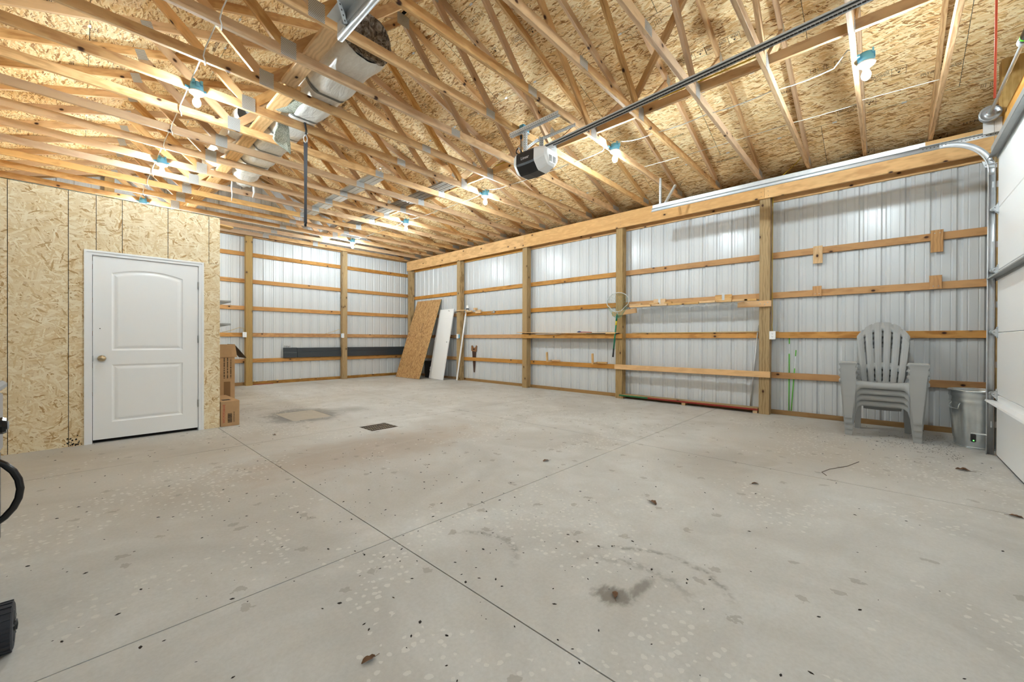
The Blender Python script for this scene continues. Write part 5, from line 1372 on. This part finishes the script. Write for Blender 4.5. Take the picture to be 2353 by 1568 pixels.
# blocks screwed to the girts by the chairs
for (y0, y1, z0, z1, lab, m_) in [(0.785, 0.675, 2.255, 2.505, 'wooden block on the top girt, farther from the overhead door', 'fresh'), (-0.405, -0.515, 2.245, 2.52, 'reddish wooden block on the top girt next to the track', 'girt'),
                             (0.79, 0.685, 1.78, 1.925, 'small wooden block on the second girt above the chair stack', 'girt'), (-0.395, -0.505, 1.785, 1.955, 'small two-tone block on the second girt next to the track', 'girt')]:
    t = thing('girt_block', (XG-0.015, (y0+y1)/2, z0), lab, 'block')
    beam('block', (XG-0.0125, (y0+y1)/2, z0), (XG-0.0125, (y0+y1)/2, z1), abs(y0-y1), 0.024, M[m_], t, upv=(1, 0, 0))
    for dy in (-0.025, 0.02): MB().lathe([(0.005, 0), (0.005, -0.003), (0, -0.004)], 8, (XG-0.0245, (y0+y1)/2+dy, z1-0.04 if z1 > 2 else z0+0.035), 'X').build('screw', M['galv'], t)

# ================================================================== FAR WALL
t = thing('dark_trim_lengths', (5.3, YG-0.04, 0.645), 'long charcoal steel trim length lying on the low far wall girt', 'trim length')
g = MB(); g.prism([(YG-0.002, 0.646), (YG-0.055, 0.646), (YG-0.055, 0.78), (YG-0.05, 0.785), (YG-0.05, 0.80), (YG-0.035, 0.805), (YG-0.035, 0.895), (YG-0.002, 0.90)], 3.40, 'X', 3.92); g.build('length', M['charcoal'], t)
t = thing('dark_trim_offcut', (3.74, YG-0.04, 0.645), 'short charcoal trim offcut at the near end of the long length', 'trim length')
g = MB(); g.prism([(YG-0.002, 0.646), (YG-0.066, 0.646), (YG-0.066, 0.772), (YG-0.06, 0.78), (YG-0.06, 0.80), (YG-0.045, 0.805), (YG-0.045, 0.905), (YG-0.002, 0.905)], 0.32, 'X', 3.585); g.build('length', M['charcoal'], t)
random.seed(2); g = MB()
for q in range(9): g.lathe([(0.0, -0.012), (0.016, 0.0), (0.0, 0.014)], 6, (3.60+0.02*q*0.9+random.uniform(-.01, .01), YG-0.03+random.uniform(-.015, .015), 0.925+random.uniform(0, .035)))
o = g.build('foil_scrap', plain('crumpled_foil', (224, 226, 228), 0.25, 0.8)); tag(o, 'crumpled scrap of shiny foil on the end of the trim', 'foil')
MB().box(2.92, 3.35, YG-0.03, YG-0.005, 0.0, 0.012).build('rust_strip', M['red']); o = bpy.data.objects['rust_strip']; tag(o, 'thin rust-red strip lying at the foot of the far wall', 'strip')

# shelf brackets on the partition side
for (z, y, lab) in [(1.64, 6.55, 'upper grey metal shelf edge sticking out behind the partition'), (1.33, 6.55, 'lower grey metal shelf edge sticking out behind the partition')]:
    t = thing('metal_shelf', (XPART+0.09, y+0.3, z), lab, 'shelf')
    MB().cbox(XPART, XPART+0.19, y, y+0.75, z-0.012, z+0.012, 0.003).build('shelf_plate', M['galv_dark'], t)
    MB().prism([(XPART, z-0.012), (XPART+0.17, z-0.012), (XPART, z-0.065)], 0.004, 'Y', y+0.02).build('bracket', M['galv_dark'], t)

# ================================================================== CARDBOARD BOXES
t = thing('cardboard_box', (1.335, 6.60, 0), 'small cardboard carton with red lettering beside the partition', 'box')
BX0, BX1, BY0, BY1, BH = 1.24, 1.445, 6.235, 6.95, 0.325
MB().cbox(BX0, BX1, BY0, BY1, 0, BH, 0.004).build('carton', M['card'], t)
def textobj(txt, size, mat, Mx, parent): return inst('printed_text', text_mesh(txt, size, mat), Mx, parent)
FY = BY0-0.0012
textobj('WF292934AAE', 0.038, M['print_red'], frame((BX0+0.047, FY, 0.045), (0, 0, 1), (-1, 0, 0)), t)
textobj('WF292934AAE', 0.022, M['print'], frame((BX0+0.152, FY, 0.045), (0, 0, 1), (-1, 0, 0)), t)
g = MB(); z = 0.045; random.seed(9)
while z < 0.165:
    h = random.choice([0.002, 0.003, 0.005]); g.box(BX0+0.075, BX0+0.122, FY-0.0004, FY, z, z+h); z += h+random.choice([0.002, 0.003])
o = g.build('barcode', M['print'], t); o['kind'] = 'stuff'
MB().box(BX0+0.04, BX0+0.13, BY0+0.08, BY0+0.2, BH, BH+0.0006).build('top_print', M['print'], t)
t = thing('open_carton', (1.42, 7.35, 0), 'tall open cardboard carton with raised flaps behind the small carton', 'box')
MB().box(1.245, 1.585, 7.10, 7.104, 0, 0.86).box(1.245, 1.249, 7.104, 7.546, 0, 0.86).box(1.581, 1.585, 7.104, 7.546, 0, 0.86).box(1.245, 1.585, 7.546, 7.55, 0, 0.86).box(1.249, 1.581, 7.104, 7.546, 0, 0.01).build('carton', M['card'], t)
MB().prism([(1.24, 0.86), (1.612, 0.86), (1.585, 1.05), (1.245, 1.05)], 0.005, 'Y', 7.085).build('front_flap', M['card'], t)
g = MB(); g.add([(1.585, 7.12, 1.05), (1.585, 7.53, 1.05), (1.74, 7.53, 0.845), (1.74, 7.12, 0.845)]+[(1.581, 7.12, 1.046), (1.581, 7.53, 1.046), (1.735, 7.53, 0.84), (1.735, 7.12, 0.84)], [(0,1,2,3),(7,6,5,4),(0,4,5,1),(1,5,6,2),(2,6,7,3),(3,7,4,0)]); g.build('side_flap', M['card_in'], t)
g = MB()
random.seed(13)
for (x, h0, h1) in [(1.455, 0.55, 0.85), (1.495, 0.55, 0.84), (1.535, 0.55, 0.84), (1.30, 0.3, 0.72)]:
    z = h0
    while z < h1: d = random.uniform(.006, .016); g.box(x-0.007, x+0.007, 7.0985, 7.10, z, z+d); z += d+random.choice([.004, .004, .012])
o = g.build('printed_lines', M['print'], t); o['kind'] = 'stuff'
MB().box(1.45, 1.53, 7.0985, 7.1, 0.16, 0.50).build('printed_block', plain('faded_print', (140, 104, 68), 0.85), t)
o = MB().cbox(1.25, 1.30, 7.65, 7.75, 0.0, 1.10, 0.004).build('white_carton_edge', M['white']); tag(o, 'slim white panel standing behind the open carton', 'panel')

# ================================================================== FLOOR DRAIN
t = thing('floor_drain', (2.645, 4.8, -0.02), 'square rusty floor drain grate in the concrete', 'drain')
MB().box(DR[0], DR[1], DR[2], DR[3], -0.0119, -0.0115).build('pit', M['gap'], t)
RU = plain('rusty_iron', (92, 76, 62), 0.7, 0.2, var=0.3)
g = MB().box(DR[0]+0.002, DR[1]-0.002, DR[2]+0.002, DR[2]+0.016, -0.011, -0.001).box(DR[0]+0.002, DR[1]-0.002, DR[3]-0.016, DR[3]-0.002, -0.011, -0.001).box(DR[0]+0.002, DR[0]+0.016, DR[2], DR[3], -0.011, -0.001).box(DR[1]-0.016, DR[1]-0.002, DR[2], DR[3], -0.011, -0.001)
g.build('grate_frame', RU, t)
bm_ = MB().box(-0.006, 0.006, -(DR[3]-DR[2])/2+0.016, (DR[3]-DR[2])/2-0.016, -0.010, -0.0015).mesh('grate_bar', RU)
for i in range(11): inst('grate_bar', bm_, Matrix.Translation((DR[0]+0.035+i*(DR[1]-DR[0]-0.07)/10, (DR[2]+DR[3])/2, 0)), t)
bm2 = MB().box(-(DR[1]-DR[0])/2+0.016, (DR[1]-DR[0])/2-0.016, -0.008, 0.008, -0.0095, -0.0012).mesh('grate_bar', plain('worn_iron', (150, 140, 122), 0.6))
for i in (0.27, 0.52, 0.78): inst('grate_bar', bm2, Matrix.Translation(((DR[0]+DR[1])/2, DR[2]+i*(DR[3]-DR[2]), 0)), t)

# ================================================================== MACHINE AT THE LEFT EDGE
t = thing('wheeled_machine', (-0.45, 2.6, 0), 'wheeled machine with grey housing, black knob and hose, cut by the frame', 'machine')
def wheel(cx, cy, r, wd):
    n = 40; vs = []; fs = []
    g = MB()
    prof = [(0.30, 0.5), (0.42, 0.38), (0.62, 0.36), (0.66, 0.5), (0.90, 0.5), (1.0, 0.42), (1.0, -0.42), (0.90, -0.5), (0.3, -0.5)]
    g.lathe([(p*r, -q*wd) for p, q in prof], n, (cx, cy, r), 'X', 0, False)
    o = g.build('wheel', M['rubber'], t)
    for i in range(22):
        a = 2*math.pi*i/22; c, s = math.cos(a), math.sin(a)
        q = MB(); q.add([(cx+sx_*wd*0.44, cy+(rr*s+tt*c), r+(rr*c-tt*s)) for sx_ in (-1, 1) for rr, tt in ((r*0.98, -0.004), (r*1.035, -0.004), (r*1.035, 0.004), (r*0.98, 0.004))], [(0,1,2,3),(7,6,5,4),(0,4,5,1),(1,5,6,2),(2,6,7,3),(3,7,4,0)])
        q.build('tread_block', M['rubber'], o)
    for i in range(5):
        a = 2*math.pi*i/5; q = MB(); q.tube([(cx+wd*0.40, cy+0.2*r*math.sin(a), r+0.2*r*math.cos(a)), (cx+wd*0.40, cy+0.64*r*math.sin(a), r+0.64*r*math.cos(a))], 0.008, 6); q.build('spoke', M['charcoal'], o)
    MB().lathe([(0.02, 0), (0.018, 0.012), (0, 0.014)], 12, (cx+wd*0.42, cy, r), 'X').build('hub', M['black'], o)
wheel(-0.185, 2.33, 0.085, 0.05); wheel(-0.66, 2.33, 0.085, 0.05)
MB().cbox(-0.72, -0.25, 2.2, 3.1, 0.16, 0.62, 0.03).build('housing', M['charcoal'], t)
MB().cbox(-0.70, -0.232, 2.42, 2.95, 0.62, 0.90, 0.02).build('metal_box', M['grey_metal'], t)
MB().cbox(-0.72, -0.222, 2.40, 2.97, 0.90, 0.94, 0.012).build('metal_lid', M['grey_metal'], t)
MB().tube([(-0.66, 2.33, 0.085), (-0.18, 2.33, 0.085)], 0.01, 8).tube([(-0.30, 2.33, 0.085), (-0.30, 2.33, 0.2)], 0.015, 8).build('axle', M['black'], t)
MB().lathe([(0.020, 0.0), (0.024, 0.006), (0.030, 0.02), (0.032, 0.055), (0.028, 0.064), (0.0, 0.066)], 8, (-0.25, 2.46, 0.80), 'X', 0, False).build('knob', M['black_gloss'], t)
MB().lathe([(0.017, 0.0), (0.014, 0.003), (0.0, 0.003)], 16, (-0.184, 2.46, 0.80), 'X').build('knob_cap', M['grey_metal'], t)
pts = [(-0.26, 2.30, 0.74)]+[(-0.26+0.12*math.sin(a), 2.25+0.0*a, 0.60+0.13*math.cos(a)) for a in [i*math.pi/12 for i in range(0, 14)]]+[(-0.36, 2.25, 0.40)]
MB().tube(pts, 0.0105, 10).build('hose', M['black_gloss'], t)

# ================================================================== LITTER
def leafmesh(w_, l_, curl, seed):
    random.seed(seed); g = MB(); n = 6; vs = []; fs = []
    for i in range(n+1):
        f = i/n; wd = w_*math.sin(math.pi*min(0.97, f*0.95+0.03))**0.7; zc_ = curl*math.sin(f*math.pi)+random.uniform(0, curl*0.4)
        vs += [(-wd/2, (f-0.5)*l_, zc_+random.uniform(0, curl)), (0, (f-0.5)*l_, zc_*0.4+0.001), (wd/2, (f-0.5)*l_, zc_+random.uniform(0, curl))]
    for i in range(n): fs += [(i*3, i*3+1, i*3+4, i*3+3), (i*3+1, i*3+2, i*3+5, i*3+4)]
    g.add(vs, fs, 0, True); g.tube([(0, -l_*0.5, 0.002), (0.004, -l_*0.85, 0.001)], 0.001, 4)
    return g.mesh('dead_leaf', M['leaf'])
for i, (x, y, s, lab) in enumerate([(5.27, -0.50, 0.09, 'curled dead leaf with long stem before the overhead door'), (2.97, 2.32, 0.07, 'dead leaf beside the long floor joint'), (2.715, 1.18, 0.075, 'dead leaf on the pale splashed concrete'),
     (3.63, 0.75, 0.055, 'small tan leaf on the bay before the chairs'), (1.62, 0.875, 0.05, 'pale leaf scrap on the oily stain'), (1.57, 5.28, 0.05, 'dead leaf near the floor drain joint'), (0.695, 1.33, 0.05, 'thin dead leaf at the bottom of the frame'),
     (4.11, -0.62, 0.06, 'reddish leaf at the foot of the overhead door'), (7.18, -0.33, 0.07, 'dark leaf scrap by the base plate behind the trash can')]):
    me = leafmesh(s*0.5, s, s*0.12, 30+i)
    o = inst('dead_leaf', me, Matrix.Translation((x, y, 0.001)) @ Matrix.Rotation(i*1.3, 4, 'Z')); tag(o, lab, 'leaf', 'dead leaves on the floor')
random.seed(17); g = MB()
def speck(x, y, s):
    a = random.uniform(0, 6.28); c, q = math.cos(a), math.sin(a); l, w_ = s, s*random.uniform(.35, .7); h = s*0.35
    P_ = [(-l, 0), (-l*.3, -w_), (l*.7, -w_*.6), (l, w_*.2), (0, w_)]
    g.add([(x+a_*c-b_*q, y+a_*q+b_*c, 0.0004) for a_, b_ in P_]+[(x, y, h)], [(0, 1, 5), (1, 2, 5), (2, 3, 5), (3, 4, 5), (4, 0, 5)])
def ok(x, y): return -0.3 < x < 7.1 and -0.75 < y < 11.1 and not (x < XPART+0.02 and y > YPART-0.02)
cnt = 0
while cnt < 950:
    x, y = random.uniform(-0.3, 7.1), random.uniform(-0.7, 10.5)
    if random.random() < 0.35: x, y = random.gauss(1.3, 0.9), random.gauss(2.2, 1.4)
    if ok(x, y): speck(x, y, random.choice([0.004, 0.005, 0.006, 0.007, 0.009, 0.011])); cnt += 1
for _ in range(420):
    x, y = 6.25+random.gauss(0, 0.35), -0.55+abs(random.gauss(0, 0.35))
    if ok(x, y): speck(x, y, random.choice([0.004, 0.005, 0.006, 0.009]))
o = g.build('floor_debris', M['speck']); tag(o, 'dark crumbs and droppings scattered over the concrete', 'debris', kind='stuff')
o = MB().tube([(4.27, 0.36, 0.002), (4.35, 0.40, 0.003), (4.5, 0.36, 0.002), (4.72, 0.25, 0.002), (4.97, 0.18, 0.002)], 0.0022, 5).build('dry_twig', M['rust']); tag(o, 'thin curved dry twig on the floor before the chairs', 'twig')
